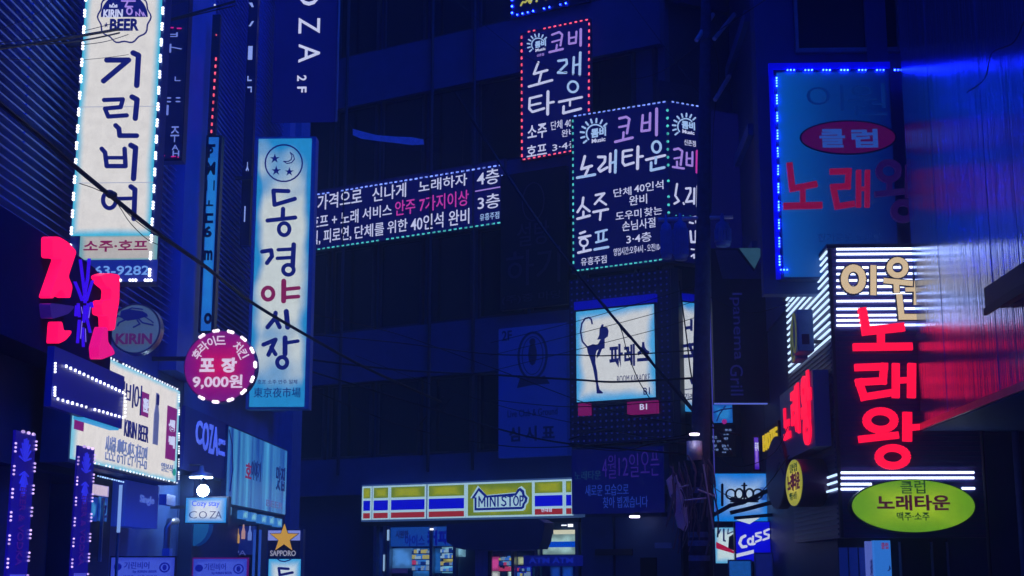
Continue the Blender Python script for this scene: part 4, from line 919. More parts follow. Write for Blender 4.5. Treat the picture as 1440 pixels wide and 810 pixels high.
ua, ub = T.P(658, 704)[0], T.P(748, 701)[0]
T.part('stripe_panel', T.mb().box(ua - .07, ub + .05, .004, .0115, zb, zt), wh)
T.part('logo_panel', T.mb().box(ua, ub, 0, .0035, zb + H * .05, zt - H * .05), gy)
nv = glow('logo navy', (16, 32, 128), 1)
def lg(L): return [T.P(*p) for p in L]
o_ = [(663, 701), (673.5, 685.5), (685, 697), (725, 693.5), (728, 688), (732, 686), (737, 690), (738, 696), (742, 700), (741, 706), (738, 709), (737, 714), (734, 716), (667.5, 718), (667.5, 701)]
i_ = [(668, 699.5), (673.5, 690.5), (683, 700), (726, 697), (731, 690), (734, 693), (735, 698), (738.5, 701.5), (737.5, 705), (735, 708), (734, 712.5), (670.5, 714.5), (670.5, 699.5)]
T.part('emblem_margin', T.mb().poly([(pu + (pu - lg([(702, 702)])[0][0]) * .05, pz + (pz - lg([(702, 702)])[0][1]) * .16) for pu, pz in lg(o_)], -.0005, .0), wh)
e = T.part('emblem', T.mb().poly(lg(o_), -.008, -.001), nv); T.part('emblem_field', T.mb().poly(lg(i_), -.012, -.009), wh, e)
T.strokes([([(674, 712.3), (674, 698.6), (678, 707.5), (682, 698.4), (682, 712.2)], 2.1), ([(686, 698.2), (686, 712.1)], 2.4), ([(690, 712), (690, 698.1), (696.5, 711.7), (696.5, 697.9)], 2.1), ([(700.7, 697.8), (700.7, 711.7)], 2.4),
           ([(712, 699.6), (709, 697.7), (706.3, 700), (707.2, 703.3), (711, 705.6), (712, 708.8), (709, 711.3), (705.9, 709.8)], 2.1), ([(714.3, 698), (721.2, 697.8)], 2.1), ([(717.7, 698), (717.7, 711.3)], 2.4), ('o', 726, 704.3, 3.2, 6.2, 2.1), ([(731.8, 711), (731.8, 697.6), (735, 698), (736, 701), (735, 704), (731.8, 704.6)], 2.0)], nv, (0, 0), 1, y=-.016, d=.003, parent=e)
T.text('연대점', (761, 714.5, 776, 720), LIT_W, -.006, .004, .02)

# --- store front below
UW = lambda x: CF.at(x, 770)[0]
T = Thing('store_front', 'convenience store glass front with lit goods inside under the striped fascia', 'shop front', CF, (0, 0, 0))
zz = CF.at(657, 731)[1]
T.part('header', T.mb().box(UW(508), UW(815), -.05, .24, zz - .12, zz + .25), DARK)
fr = T.mb()
for x in (528, 541.5, 547, 607, 640, 688, 722, 755, 812): fr.box(UW(x) - .05, UW(x) + .05, -.04, .1, .0, zz - .12)
T.part('mullion', fr, ALU)
lp = glow('window blue', (36, 92, 190), 1)
def goods(b, c, k=1, y=.12):
    u0, u1, z0, z1 = CF.rect(b); T.part('lit_pane', T.mb().box(u0, u1, y, y + .02, z0, z1), backlit('goods %d %d %d' % c, c, tuple(int(x * .7) for x in c), k, .3, .5, 3))
goods((529, 748, 541, 815), (14, 40, 120), .6); goods((548.5, 771, 577, 799), (75, 140, 220)); goods((577.5, 771, 604, 812), (40, 110, 195)); goods((608, 771, 617, 806), (25, 90, 170)); goods((618, 769, 651, 783), (130, 190, 220)); goods((620, 783.5, 639, 791), (175, 170, 95)); goods((618, 791.5, 638, 806), (110, 190, 230))
goods((686.5, 783, 699, 803), (200, 70, 150)); goods((687, 803.3, 699, 815), (200, 205, 205)); goods((700.5, 783, 720, 796), (80, 140, 195)); goods((701, 796.5, 710, 815), (4, 26, 60)); goods((711, 796.5, 720, 815), (185, 220, 225)); goods((725, 783, 736, 794), (175, 190, 150)); goods((725, 796, 744, 815), (16, 22, 190)); goods((746, 797, 758, 815), (8, 44, 85)); goods((771, 797, 784, 815), (16, 60, 160)); goods((788, 797, 802, 815), (18, 66, 170))
goods((760, 751, 811, 779.5), (165, 205, 205)); 
for b_, c_ in (((757.5, 761.5, 811, 769.5), (0, 70, 200)), ((776, 745, 811, 751), (215, 215, 190)), ((548, 799.5, 570, 806), (30, 30, 90))):
    u0, u1, z0, z1 = CF.rect(b_); T.part('shelf_stripe', T.mb().box(u0, u1, .09, .115, z0, z1), glow('stripe %d %d %d' % c_, c_, 1))
sg = T.panel('window_poster', (549, 741, 636, 768), mat('window poster', (.1, .2, .4), .5, emit=(14, 62, 145), k=1), .02, .05)
T.text('시원한', (556, 746, 574, 757), NAVYT, .008, .01, .03, parent=sg); T.text('아이스', (569, 752, 597, 768), mat('poster ink', (.01, .02, .2), .5, var=0, emit=(4, 10, 130), k=1), .008, .01, .02, parent=sg); T.text('커피', (600, 745, 630, 767), MATS['poster ink'], .008, .01, .05, parent=sg)
T.panel('lamp_strip', (606, 743, 611, 745.5), glow('store tube', (230, 235, 255), 2), -.06, -.045); T.panel('lamp_strip', (800, 737, 807, 741), MATS['store tube'], -.06, -.045); T.panel('lamp_strip', (791, 738, 798, 739.5), MATS['store tube'], -.06, -.045)
T.panel('lamp_strip', (546.3, 745, 548.2, 760), glow('pale strip', (150, 190, 235), 1), -.07, -.045); T.panel('lamp_strip', (540.8, 780, 542, 803), MATS['pale strip'], -.07, -.045)
random.seed(3)
for (x0, x1, ys) in ((579, 603, (778, 786, 794, 802)), (619, 639, (777, 785, 795, 803)), (701, 719, (788, 795, 803)), (727, 744, (803, 810))):
    for y_ in ys:
        g = {}
        u0, u1, zs, _ = CF.rect((x0, y_ - 4, x1, y_)); u = u0
        T.part('shelf', T.mb().box(u0, u1, .0, .085, zs - .02, zs), ALU)
        while u < u1 - .06:
            w_ = random.uniform(.05, .11); c_ = random.choice(((150, 190, 225), (190, 60, 110), (60, 120, 220), (180, 175, 110), (20, 50, 130), (120, 150, 190)))
            g.setdefault(c_, T.mb()).box(u, u + w_ * .9, .01, .08, zs, zs + random.uniform(.06, .13)); u += w_
        for c_, q in g.items(): T.part('goods_row', q, glow('goods %d %d %d lit' % c_, c_, .8))
T = Thing('parasol', 'dark folded-edge awning blocking the middle of the store front', 'awning', CF.shift(1.2), (CF.at(700, 770)[0], -1.2, CF.at(700, 772)[1]))
T.part('canvas', T.mb().poly([T.P(*p) for p in ((628, 737), (757, 730), (766, 735), (762, 760), (757, 772), (690, 774), (652, 773), (640, 770), (628, 762))], 0, .5), mat('navy canvas', (.03, .06, .2), .6, scale=2))
T.part('edge_rail', T.mb().tube([T.P(694, 775)[:1] + (-.02,) + T.P(694, 775)[1:], T.P(752, 774)[:1] + (-.02,) + T.P(752, 774)[1:]], .02, 8), ALU)
T.part('post', T.mb().tube([T.P(686, 775)[:1] + (.1,) + (T.P(686, 775)[1],), T.P(686, 775)[:1] + (.1,) + (0.01,)], .05, 10), DARK)
T = sign('counter_sign', 'dark blue cash machine sign at the store window', CF.shift(.5), (736, 780, 812, 796))
T.panel('cabinet', (736, 781, 812, 796), mat('atm blue', (.01, .02, .2), .4, emit=(6, 14, 100), k=1), 0, .3)
T.text('ATM ATM', (744, 784, 806, 792), mat('atm letters', (.03, .06, .3), .5, var=0, emit=(16, 34, 150), k=1), bold=.02)
T = Thing('cloth_stand', 'pale violet hanging cloth on a stand before the store window', 'stand', CF.shift(1.0), (CF.at(677, 800)[0], -1.0, 0))
u0, u1, z0, z1 = T.pl.rect((668, 773, 690, 812)); g = T.mb()
for i in range(6): a = u0 + (u1 - u0) * i / 6; g.box(a, a + (u1 - u0) / 6.3, .01 * (i % 2), .05 + .01 * (i % 2), .3, z1)
T.part('cloth', g, mat('violet cloth', (.4, .4, .7), .7)); T.part('pole', T.mb().tube([(u0, .1, 0), (u0, .1, z1)], .02, 8), DARK)
# dark side wall with lamp and doors
T = Thing('side_entrance', 'dark grey shuttered entrance wall right of the store front', 'shop front', CF.shift(.15), (CF.at(880, 800)[0], -.15, 0))
T.panel('shutter', (818, 727, 862, 860), mat('shutter grey', (.2, .22, .25), .5, scale=3), 0, .13); T.panel('shutter', (866, 727, 958, 860), MATS['shutter grey'], 0, .13)
T.panel('lintel', (838, 772, 890, 781), DARK, -.06, -.002)
T.panel('vent_grille', (901, 784, 924, 812), BLACK, -.03, -.002)
T.panel('plate', (921, 763, 945, 771), mat('pale plate', (.4, .42, .5), .5), -.02, -.002)
g = T.mb()
for i in range(22):
    u0, u1, z0, z1 = T.pl.rect((868, 732 + i * 5, 956, 734 + i * 5)); g.box(u0, u1, -.012, -.001, z0, z1)
T.part('slats', g, MATS['shutter grey'])
def wall_lamp(pl, px, py, lab, m_, s=1.0):
    u, z = pl.at(px, py); T = Thing('wall_lamp', lab, 'lamp', pl, (u, 0, z)); k = pl.dist(px, py) / F * s
    g = T.mb(); g.lathe((u, -.15), [(7 * k, z - 2.4 * k), (8 * k, z - .6 * k), (6 * k, z + 1.6 * k), (2 * k, z + 2.6 * k)], 20)
    T.part('lens', g, m_, smooth=True)
    T.part('hood', T.mb().lathe((u, -.15), [(8.4 * k, z + .6 * k), (7 * k, z + 3 * k), (2.5 * k, z + 4.5 * k)], 20), DARK, smooth=True)
    T.part('arm', T.mb().tube([(u, -.15, z + 4.4 * k), (u, .2, z + 6 * k)], .02), DARK); return T
wall_lamp(CF.shift(.5), 896, 726, 'small wall lamp glowing over the shuttered entrance', glow('lamp lens', (240, 225, 255), 5), .95)

def lean_pole(g, u, ut, z, zt0, r, zt):
    g.lathe((0, 0), [(r * 1.35, 0), (r * 1.2, 4), (r * .55, zt)], 20)
    for v in g.bm.verts: v.co.x += u + (ut - u) * (v.co.z - z) / (zt0 - z)
    return g
# ------------------------------------------------------------------ utility pole
pl = front(27); u, z = pl.at(983, 800); ut = pl.at(993, 0)[0]; zt0 = pl.at(993, 0)[1]
T = Thing('utility_pole', 'tall concrete utility pole hung with transformers and cable clutter', 'utility pole', pl, (u, 0, 0))
zt = pl.at(985, -140)[1]; r = 11 * 27 / F
T.part('shaft', lean_pole(T.mb(), u, ut, z, zt0, r, zt), mat('pole concrete', (.10, .10, .11), .9, var=.7, scale=9, bump=.9), smooth=True)
for (x0, y0, x1, y1) in ((978, 62, 1005, 12), (1003, 60, 1035, 12), (1004, 145, 1028, 100)):
    a = pl.at(x0, y0); b_ = pl.at(x1, y1); T.part('crossarm', T.mb().tube([(a[0], -.2, a[1]), (b_[0], .3, b_[1])], .045, 8), mat('galvanised arm', (.55, .58, .7), .5, .3, var=0))
def can(T, b, m_):
    u0, u1, z0, z1 = T.pl.rect(b); R = (u1 - u0) / 2; c = (u0 + u1) / 2
    o = T.part('transformer', T.mb().lathe((c, -.1), [(R * .9, z0), (R, z0 + .04), (R, z1 - .08), (R * .85, z1), (R * .3, z1 + .05), (R * .2, z1 + .2)], 20), m_, smooth=True)
    g = T.mb()
    for i in range(10): a = math.pi * (1 + i / 9); g.box(c + R * 1.04 * math.cos(a) - .012, c + R * 1.04 * math.cos(a) + .012, -.1 + R * 1.04 * math.sin(a) - .05, -.1 + R * 1.04 * math.sin(a) + .02, z0 + .08, z1 - .12)
    T.part('cooling_fins', g, m_, o)
tm = mat('transformer paint', (.4, .45, .55), .5)
can(T, (929, 318, 944, 365), tm); can(T, (947, 316, 966, 367), tm); can(T, (1005, 316, 1026, 348), tm)
a0 = pl.at(925, 310); a1 = pl.at(1030, 306); T.part('crossarm', T.mb().tube([(a0[0], -.05, a0[1]), (a1[0], -.05, a1[1])], .04, 8), MATS['galvanised arm'])
b_ = pl.rect((964, 622, 986, 648)); T.part('junction_box', T.mb().lathe(((b_[0] + b_[1]) / 2, -.24), [((b_[1] - b_[0]) / 2, b_[2]), ((b_[1] - b_[0]) / 2, b_[3])], 16), mat('box metal', (.6, .65, .8), .5, .3, var=0), smooth=True)
g = T.mb(); g.poly([pl.at(*p) for p in ((936, 676), (944, 668), (955, 682), (962, 700), (968, 735), (962, 748), (952, 742), (946, 718))], -.3, -.1); T.part('cable_bundle', g, mat('grey wrap', (.75, .75, .9), .7, var=0))
g = T.mb()
for i in range(44):
    x0 = random.uniform(940, 1000); y0 = random.uniform(640, 720); x1 = x0 + random.uniform(-10, 12); y1 = y0 + random.uniform(25, 80); yy = random.uniform(-.45, -.15)
    pts = []
    for j in range(7):
        t_ = j / 6; q = pl.at(x0 + (x1 - x0) * t_ + 5 * math.sin(3.1 * t_) * random.choice((1, .6)), y0 + (y1 - y0) * t_); pts.append((q[0], yy, q[1]))
    g.tube(pts, random.uniform(.008, .022))
T.part('loose_cables', g, mat('cable grey', (.12, .13, .2), .6, var=0))
g = T.mb()
for x0, y0, x1, y1 in ((948, 670, 962, 740), (951, 688, 966, 684), (986, 655, 1000, 745), (978, 690, 1003, 700), (960, 705, 990, 702)):
    a, c = pl.at(x0, y0), pl.at(x1, y1); g.tube([(a[0], -.42, a[1]), (c[0], -.42, c[1])], .016, 6)
T.part('clamp_rods', g, MATS['galvanised arm'])
for y0 in (690, 704, 752, 764, 785):
    a = pl.at(985, y0)[1]; g = T.mb(); g.lathe((u + .01, 0), [(r * 1.36, a - .05), (r * 1.36, a + .05)], 18); T.part('pole_band', g, mat('pole sticker', (.3, .3, .38), .6, scale=9, var=.6))
wall_lamp(front(26.6), 975.5, 611, 'round violet-white lamp fixed on the utility pole', MATS['lamp lens'], .9)

# ------------------------------------------------------------------ RIGHT SIGNS
# --- grill sign
T = sign('blade_sign', 'dark vertical blade sign with faint sideways grill lettering and a pale triangle at its top', front(33), (1003, 350, 1079, 568))
T.panel('cabinet', (1002, 349, 1080, 566), mat('grill board', (.012, .015, .06), .4), 0, .25)
T.part('trim', T.mb().poly([T.P(1039, 349), T.P(1075, 349), T.P(1061, 378)], -.01, 0), mat('pale triangle', (.15, .25, .2), .5, emit=(38, 74, 92), k=1))
T.part('trim', T.mb().poly([T.P(1006, 352), T.P(1036, 352), T.P(1060, 382), T.P(1074, 356), T.P(1076, 392), T.P(1016, 392)], -.006, 0), mat('dim panel', (.05, .08, .25), .5))
T.text('Ipanema', (1027, 412, 1045, 506), mat('faint letters', (.1, .1, .3), .5, var=0, emit=(12, 15, 80), k=1), rot=-90, bold=0); T.text('Grill', (1027, 513, 1045, 556), MATS['faint letters'], rot=-90, bold=0)
a = T.P(1000, 500)[0]; T.part('edge_tube', T.mb().tube([(a, -.02, T.P(1000, 720)[1]), (a, -.02, T.P(1000, 372)[1])], .012, 8), glow('dim edge', (62, 62, 170), 1))
T.part('base_tube', T.mb().tube([(T.P(1004, 568)[0], -.04, T.P(1004, 568)[1]), (T.P(1079, 568)[0], -.04, T.P(1079, 568)[1])], .018, 8), glow('base tube', (90, 110, 215), 1))
# small cyan picture sign and white dot letters under it
T = sign('lightbox_sign', 'small cyan picture sign crossed by branches beside the utility pole', front(34), (1006, 568, 1029, 592))
T.panel('face_panel', (1003, 569, 1030, 594), backlit('teal film', (40, 130, 205), (20, 90, 180), 1, .3, .6, 4), 0, .1)
T.strokes([([(1004, 580), (1015, 576), (1030, 574)], 1.8), ([(1008, 592), (1012, 582), (1020, 571)], 1.6)], NAVYT, (0, 0), 1, name='branch_print')
T.part('dot', T.mb().disc(T.P(1018.5, 593), .06, .06, -.03, -.001, 12), glow('magenta dot', (150, 30, 130), 1))
T = sign('menu_board', 'dark board of tiny scattered white writing below the cyan picture sign', front(34), (1000, 598, 1034, 642))
T.panel('board', (998, 597, 1035, 642), BLACK, .01, .06)
for i, (t_, b_) in enumerate((('호프', (1019, 603, 1029, 606)), ('소주', (1017, 610, 1025, 612)), ('맥주', (1018, 615, 1024, 619)), ('치킨', (1001, 613, 1008, 617)), ('1', (1002, 619, 1005, 622)), ('안주', (1008, 619, 1014, 622)), ('골뱅이', (1015, 625, 1024, 629)), ('탕', (1003, 625, 1008, 629)), ('오뎅', (1002, 631, 1010, 634)), ('계란말이', (1017, 630, 1028, 633)), ('과일', (1015, 635, 1021, 637)))):
    T.text(t_, b_, glow('tiny letters', (120, 150, 215), .8), bold=.02)
# --- beer brand lightboxes low on the right
pl = front(34.2); T = sign('lightbox_sign', 'large cyan white lightbox behind the black iron crown on the right', pl, (1004, 666, 1084, 734))
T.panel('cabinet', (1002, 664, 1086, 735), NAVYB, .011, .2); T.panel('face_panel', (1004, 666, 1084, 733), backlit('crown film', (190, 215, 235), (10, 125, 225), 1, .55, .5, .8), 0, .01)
pl = front(33.2); T = Thing('iron_crown', 'black wrought-iron crown ornament on slanting rails in front of the cyan lightbox', 'ornament', pl, (pl.at(1046, 706)[0], 0, pl.at(1046, 706)[1]))
Z9 = ((990, 660), 5.4)
T.strokes([('o', 205, 188, 36, 36, 11), ('o', 268, 186, 30, 38, 13), ('o', 346, 186, 30, 38, 13), ('o', 410, 186, 36, 36, 11), ([(307, 235), (307, 108)], 15), ([(290, 122), (324, 122)], 10), ([(205, 226), (307, 238), (410, 226)], 22), ([(205, 245), (410, 245)], 10), ([(218, 215), (226, 232)], 16), ([(392, 215), (384, 232)], 16)], BLACK, *Z9, y=0, d=.06, name='crown')
T.strokes([([(20, 375), (200, 275), (300, 250), (510, 150)], 30), ([(200, 330), (330, 300), (520, 250)], 30), ([(230, 370), (525, 345)], 24)], BLACK, *Z9, y=.02, d=.05, cap='flat', name='rail')
T.strokes([([(143, 115), (143, 270)], 18)], BLACK, *Z9, y=.1, d=.05, name='post')
pl = front(33.6); T = sign('lightbox_sign', 'blue beer lightbox with chunky white Cass lettering', pl, (1035, 735, 1082, 790))
T.panel('cabinet', (1033, 733, 1085, 792), NAVYB, .011, .2); T.panel('face_panel', (1035, 734, 1083, 789), glow('cass blue', (4, 4, 215), 1), 0, .01)
T.part('snow_print', T.mb().poly([T.P(1035, 731), T.P(1070, 727), T.P(1054, 737)], -.006, .0), glow('snow', (200, 220, 235), 1))
T.strokes([([(312, 505), (285, 520), (270, 560), (290, 590), (320, 585)], 20), ('o', 352, 548, 18, 22, 16), ([(372, 510), (370, 570), (385, 565)], 15), ([(432, 480), (395, 488), (395, 505), (432, 515), (430, 535), (395, 550)], 15), ([(492, 455), (458, 470), (460, 490), (492, 498), (490, 520), (450, 535)], 15)], glow('cass white', (205, 212, 240), 1), *Z9, cap='round')
T.part('stripe_print', T.mb().poly([T.P(1035.5, 779), T.P(1060, 773), T.P(1060, 778), T.P(1035.5, 784)], -.006, 0), MATS['cass white'])
pl = front(34.0); T = sign('lightbox_sign', 'white lightbox with a red ribbon stripe left of the blue beer sign', pl, (1006, 742, 1035, 806))
T.panel('cabinet', (1004, 740, 1037, 850), NAVYB, .011, .2); T.panel('face_panel', (1006, 742, 1034, 792), backlit('ribbon film', (200, 225, 232), (90, 175, 225), 1, .2, .3), 0, .01)
T.part('ribbon_print', T.mb().poly([T.P(1007, 762), T.P(1020, 768), T.P(1034, 776), T.P(1034, 779), T.P(1020, 775), T.P(1007, 771)], -.006, 0), glow('ribbon red', (170, 16, 60), 1))
T.part('shade_print', T.mb().poly([T.P(1025, 755), T.P(1034, 749), T.P(1034, 775), T.P(1024, 771)], -.005, 0), NAVYB)
T.strokes([([(125, 455), (110, 490)], 10), ([(150, 450), (150, 540), (165, 545)], 12), ([(185, 450), (180, 490), (225, 470)], 8)], NAVYT, *Z9, cap='flat')
for i, (b_, lab) in enumerate((((1024, 787, 1058, 830), 'dim teal poster board under the ribbon lightbox'), ((1061, 777, 1088, 815), 'dark square framed poster under the blue beer sign'))):
    T = sign('poster_board', lab, front(33.0 - i * .3), b_); T.panel('frame', b_, mat('poster frame %d' % i, (.12, .2, .4), .5), .01, .05)
    T.panel('sheet', (b_[0] + 2, b_[1] + 2, b_[2] - 2, b_[3] - 2), mat('poster sheet %d' % i, ((.1, .35, .6), (.05, .06, .2))[i], .5, scale=7, var=.6, emit=((22, 84, 165), (12, 24, 105))[i], k=.8), 0, .009)
# --- small signs on the right facade
PRX = Pl((4.45, 0), (0, -1))
T = sign('blade_sign', 'tiny purple lit blade sign left of the yellow hotel letters', front(31), (1060, 612, 1068, 662)); T.panel('cabinet', (1059, 612, 1069, 663), DARK, .011, .1); T.panel('face_panel', (1061, 615, 1067, 660), backlit('purple film', (150, 110, 225), (60, 20, 180), 1, .4, .5, 5), 0, .01)
T.text('뮤직', (1061.5, 622, 1066.5, 634), LIT_W, -.01, .009, .03)
T = sign('neon_sign', 'small sign of yellow upright letters on the right facade', PRX, (1072, 600, 1094, 640)); T.panel('backing', (1072, 598, 1093.5, 640), BLACK, .02, .1); yv = glow('yellow neon', (205, 175, 30), 1.1)
for ch, x0, x1, y0, y1 in (('H', 1073.5, 1078, 611, 634), ('O', 1078.5, 1083, 608, 631), ('T', 1083.5, 1088, 604, 628), ('E', 1088.5, 1093, 601, 624)): T.text(ch, (x0, y0, x1, y1), yv, -.02, .03, .03)
PRS = Pl((4.3, 0), (0, -1))
T = sign('lightbox_sign', 'small silver box sign with squeezed red karaoke letters on the striped side wall', PRS, (1096, 530, 1157, 626))
u0 = T.P(1097, 590)[0]; u1 = T.P(1144, 570)[0]; z1 = T.P(1143, 519)[1]; z0 = T.P(1143, 629)[1]
T.part('cabinet', T.mb().box(u0, u1, .006, .28, z0, z1, .01), mat('silver cabinet', (.22, .28, .45), .4, var=0))
rn = glow('red neon', (255, 14, 62), 1.25)
T.text('노', (1103, 572, 1112, 618), rn, -.03, .034, .05); T.text('래', (1114, 541, 1125, 612), rn, -.03, .034, .05); T.text('왕', (1128, 522, 1142, 627), rn, -.03, .034, .05)

# --- striped karaoke corner sign
FB = front(24.0); SBP = Pl((4.62, 0), (0, -1))
zt = FB.at(1240, 349)[1]; zb = FB.at(1240, 756)[1]
T = Thing('corner_sign', 'tall striped corner sign with red and cream karaoke letters over white light tubes', 'sign', FB, (5.8, 0, zb))
T.part('front_cladding', T.mb().box(4.64, 7.05, .02, .24, zb, zt), mat('plum ribbed cladding', (.06, .04, .2), .4, scale=3))
BL_ = SBP; s2 = T.mb(); s2.box(4.62, 4.80, .25, 4.9, zb, zt); T.part('side_cladding', s2, MATS['plum ribbed cladding'])
g = T.mb(); z = zb + .05
while z < zt - .05: g.box(4.66, 7.0, .004, .019, z, z + .03); z += .085
T.part('ribs', g, mat('rib metal', (.12, .1, .16), .35, .4))
g = T.mb(); z = zb + .05
while z < zt - .05: g.box(4.602, 4.619, .27, 4.85, z, z + .03); z += .085
T.part('ribs', g, MATS['rib metal'])
T.part('coping', T.mb().box(4.56, 7.1, -.04, 4.95, zt + .002, zt + .07), DARK)
T.part('corner_trim', T.mb().box(4.585, 4.638, -.02, .03, zb, zt), DARK)
tb = glow('white light tube', (205, 218, 255), 3.2)
def tubes(T, ys, x0=1176, x1=1311):
    for y_ in ys:
        ua, z = FB.at(x0, y_); ub = FB.at(x1, y_)[0]
        T.part('light_tube', T.mb().tube([(ua, -.03, z), (ub, -.03, z)], .021, 8), tb, smooth=True)
tubes(T, (351, 358, 367, 377, 386, 395, 404, 413, 424, 435, 444, 451, 458)); tubes(T, (665, 672.5), 1182, 1369); tubes(T, (681, 688), 1182, 1225); tubes(T, (687,), 1352, 1370)
def side_tube(y0, ya, yb):      # world z at the corner, running back along the street
    z = FB.at(1170, y0)[1]; T.part('light_tube', T.mb().tube([(4.585, ya, z), (4.585, yb, z)], .021, 8), tb2, smooth=True)
tb2 = glow('pale side tube', (190, 220, 250), 1.6)
for y_ in (352, 361, 370, 380, 390): side_tube(y_, .1, 4.6)
for y_ in (400, 410, 420, 430, 441, 452): side_tube(y_, .1, 4.6)
for y_ in (462, 472): side_tube(y_, .1, 4.6)
for y_ in (667, 677, 687): side_tube(y_, .1, 1.7)
O7, O8, O6 = ((1040, 400), 3.6), ((1040, 585), 3.6), ((1040, 200), 3.6)
cream = glow('cream letters', (222, 196, 158), .95)
L1 = [('o', 570, 700, 45, 55, 32), ([(670, 630), (670, 780)], 28)]
L2 = [('o', 792, 642, 40, 38, 25), ([(722, 707), (868, 722)], 25), ([(785, 715), (788, 768)], 26), ([(832, 752), (880, 752)], 20), ([(893, 625), (888, 830)], 28), ([(800, 775), (812, 890), (905, 890)], 28)]
for L in (L1, L2):
    T.strokes(L, NAVYB, *O6, y=-.10, d=.05, cap='flat', grow=12, name='letter_backing'); T.strokes(L, cream, *O6, y=-.13, d=.025, cap='flat')
R1 = [([(615, 122), (637, 238), (830, 218)], 42), ([(712, 232), (712, 312)], 34), ([(572, 320), (870, 316)], 36)]
R2 = [([(580, 423), (728, 418), (722, 490), (602, 497), (627, 572), (775, 548)], 34), ([(787, 402), (787, 576)], 34), ([(868, 402), (866, 576)], 38), ([(790, 490), (865, 484)], 28)]
R3 = [('o', 710, 690, 68, 46, 34), ([(705, 735), (705, 778)], 34), ([(600, 786), (800, 764)], 34), ([(845, 648), (845, 796)], 42), ([(850, 728), (920, 722)], 30)]
for L, oo in ((R1, O7), (R2, O7), (R3 , O7)): T.strokes(L, rn, *oo, y=-.1, d=.1, cap='flat')
T.strokes([('o', 772, 208, 68, 44, 34)], rn, *O8, y=-.1, d=.1, cap='flat')
# --- oval signs
def oval(T, pl, c, ru, rz, face, depth, body):
    T.part('drum', T.mb().disc(c, ru, rz, .012, depth, 56), body)
    T.part('face_panel', T.mb().disc(c, ru * .975, rz * .96, 0, .011, 56), face)
pl = front(23.72); c = pl.at(1284.5, 711.5); k = 23.72 / F
T = Thing('oval_sign', 'large lime green oval lightbox with dark karaoke lettering on the striped corner', 'sign', pl, (c[0], 0, c[1] - 36 * k))
oval(T, pl, c, 86 * k, 37 * k, backlit('lime oval film', (158, 192, 40), (98, 152, 28), 1, .5, .25, 1.3), .25, mat('green drum', (.03, .08, .06), .4))
T.text('클럽', (1266, 676, 1301, 694), mat('dark green print', (.02, .05, .02), .5, var=0, emit=(22, 56, 28), k=1), bold=.005)
mr_ = mat('oxblood print', (.1, .02, .03), .5, var=0, emit=(66, 12, 40), k=1)
T.text('노래타운', (1233, 696, 1336, 718), mr_, bold=.03); T.text('맥주·소주', (1261, 720, 1307, 732), MATS['dark green print'], bold=.015)
pl = Pl((4.14, 0), (0, -1)); c = pl.at(1116, 679); a, b_ = pl.at(1104.5, 679)[0], pl.at(1128, 679)[0]; hz = (pl.at(1116, 645)[1] - pl.at(1116, 713)[1]) / 2
T = Thing('oval_sign', 'lime oval drum sign seen edge-on on the side of the striped corner', 'sign', pl, ((a + b_) / 2, 0, c[1] - hz))
oval(T, pl, ((a + b_) / 2, c[1]), (b_ - a) / 2, hz, backlit('olive oval film', (196, 182, 66), (150, 152, 44), 1, .4, .3, 1.5), .47, mat('plum drum', (.07, .03, .1), .35))
T.text('클럽', (1111, 652, 1121, 664), MATS['dark green print'], bold=.0); T.text('노래타운', (1108, 665, 1125, 690), mr_, bold=.03); T.text('맥주·소주', (1111, 692, 1121, 703), MATS['dark green print'], bold=0)
pl = Pl((4.25, 0), (0, -1)); c = pl.at(1092, 664); a, b_ = pl.at(1077, 664)[0], pl.at(1105, 664)[0]; hz = (pl.at(1092, 612)[1] - pl.at(1092, 716)[1]) / 2
T = Thing('oval_sign', 'big unlit dark plum oval sign behind the small lime drum', 'sign', pl, ((a + b_) / 2, 0, c[1] - hz))
oval(T, pl, ((a + b_) / 2, c[1]), (b_ - a) / 2, hz, mat('unlit plum face', (.09, .05, .16), .35, scale=2), .2, MATS['plum drum'])
T.strokes([([(1088, 638), (1094, 628), (1099, 636)], 1.5), ([(1086, 645), (1102, 643)], 1.3), ([(1090, 670), (1096, 650), (1102, 668)], 1.2)], mat('faint plum print', (.16, .1, .3), .5, var=0), (0, 0), 1, name='emblem')
# box with ring on the side face
pl = Pl((4.1, 0), (0, -1)); u0, u1 = pl.at(1106, 455)[0], pl.at(1121, 455)[0]; z1 = pl.at(1130, 424)[1]; z0 = pl.at(1130, 487)[1]
T = Thing('projecting_sign', 'small grey blue box sign with yellow rings over the side light tubes', 'sign', pl, ((u0 + u1) / 2, 0, z0))
T.part('cabinet', T.mb().box(u0 + .62, u1, .0, .28, z0, z1, .02), mat('grey blue cabinet', (.16, .28, .5), .45, scale=4, var=.5)); T.part('cabinet', T.mb().box(u0, u0 + .6, .06, .26, z0 - .05, z1 - .1, .02), MATS['grey blue cabinet'])
T.part('bracket', T.mb().box(u0 + .7, u0 + .76, .285, .5, z0 + .2, z0 + .26), DARK); T.part('picture_print', T.mb().box(u1 + .003, u1 + .006, .07, .2, z0 + .12, z0 + .3), mat('dark picture', (.04, .01, .06), .5))
c = (u0 + .85, (z0 + z1) / 2); T.part('ring', T.mb().ring(c, .2, .33, .05, -.02, 0), mat('yellow ring', (.4, .35, .05), .5, emit=(80, 90, 60), k=.8)); c = (u0 + .3, (z0 + z1) / 2 - .08); T.part('ring', T.mb().ring(c, .2, .33, .05, .04, .06), MATS['yellow ring'])
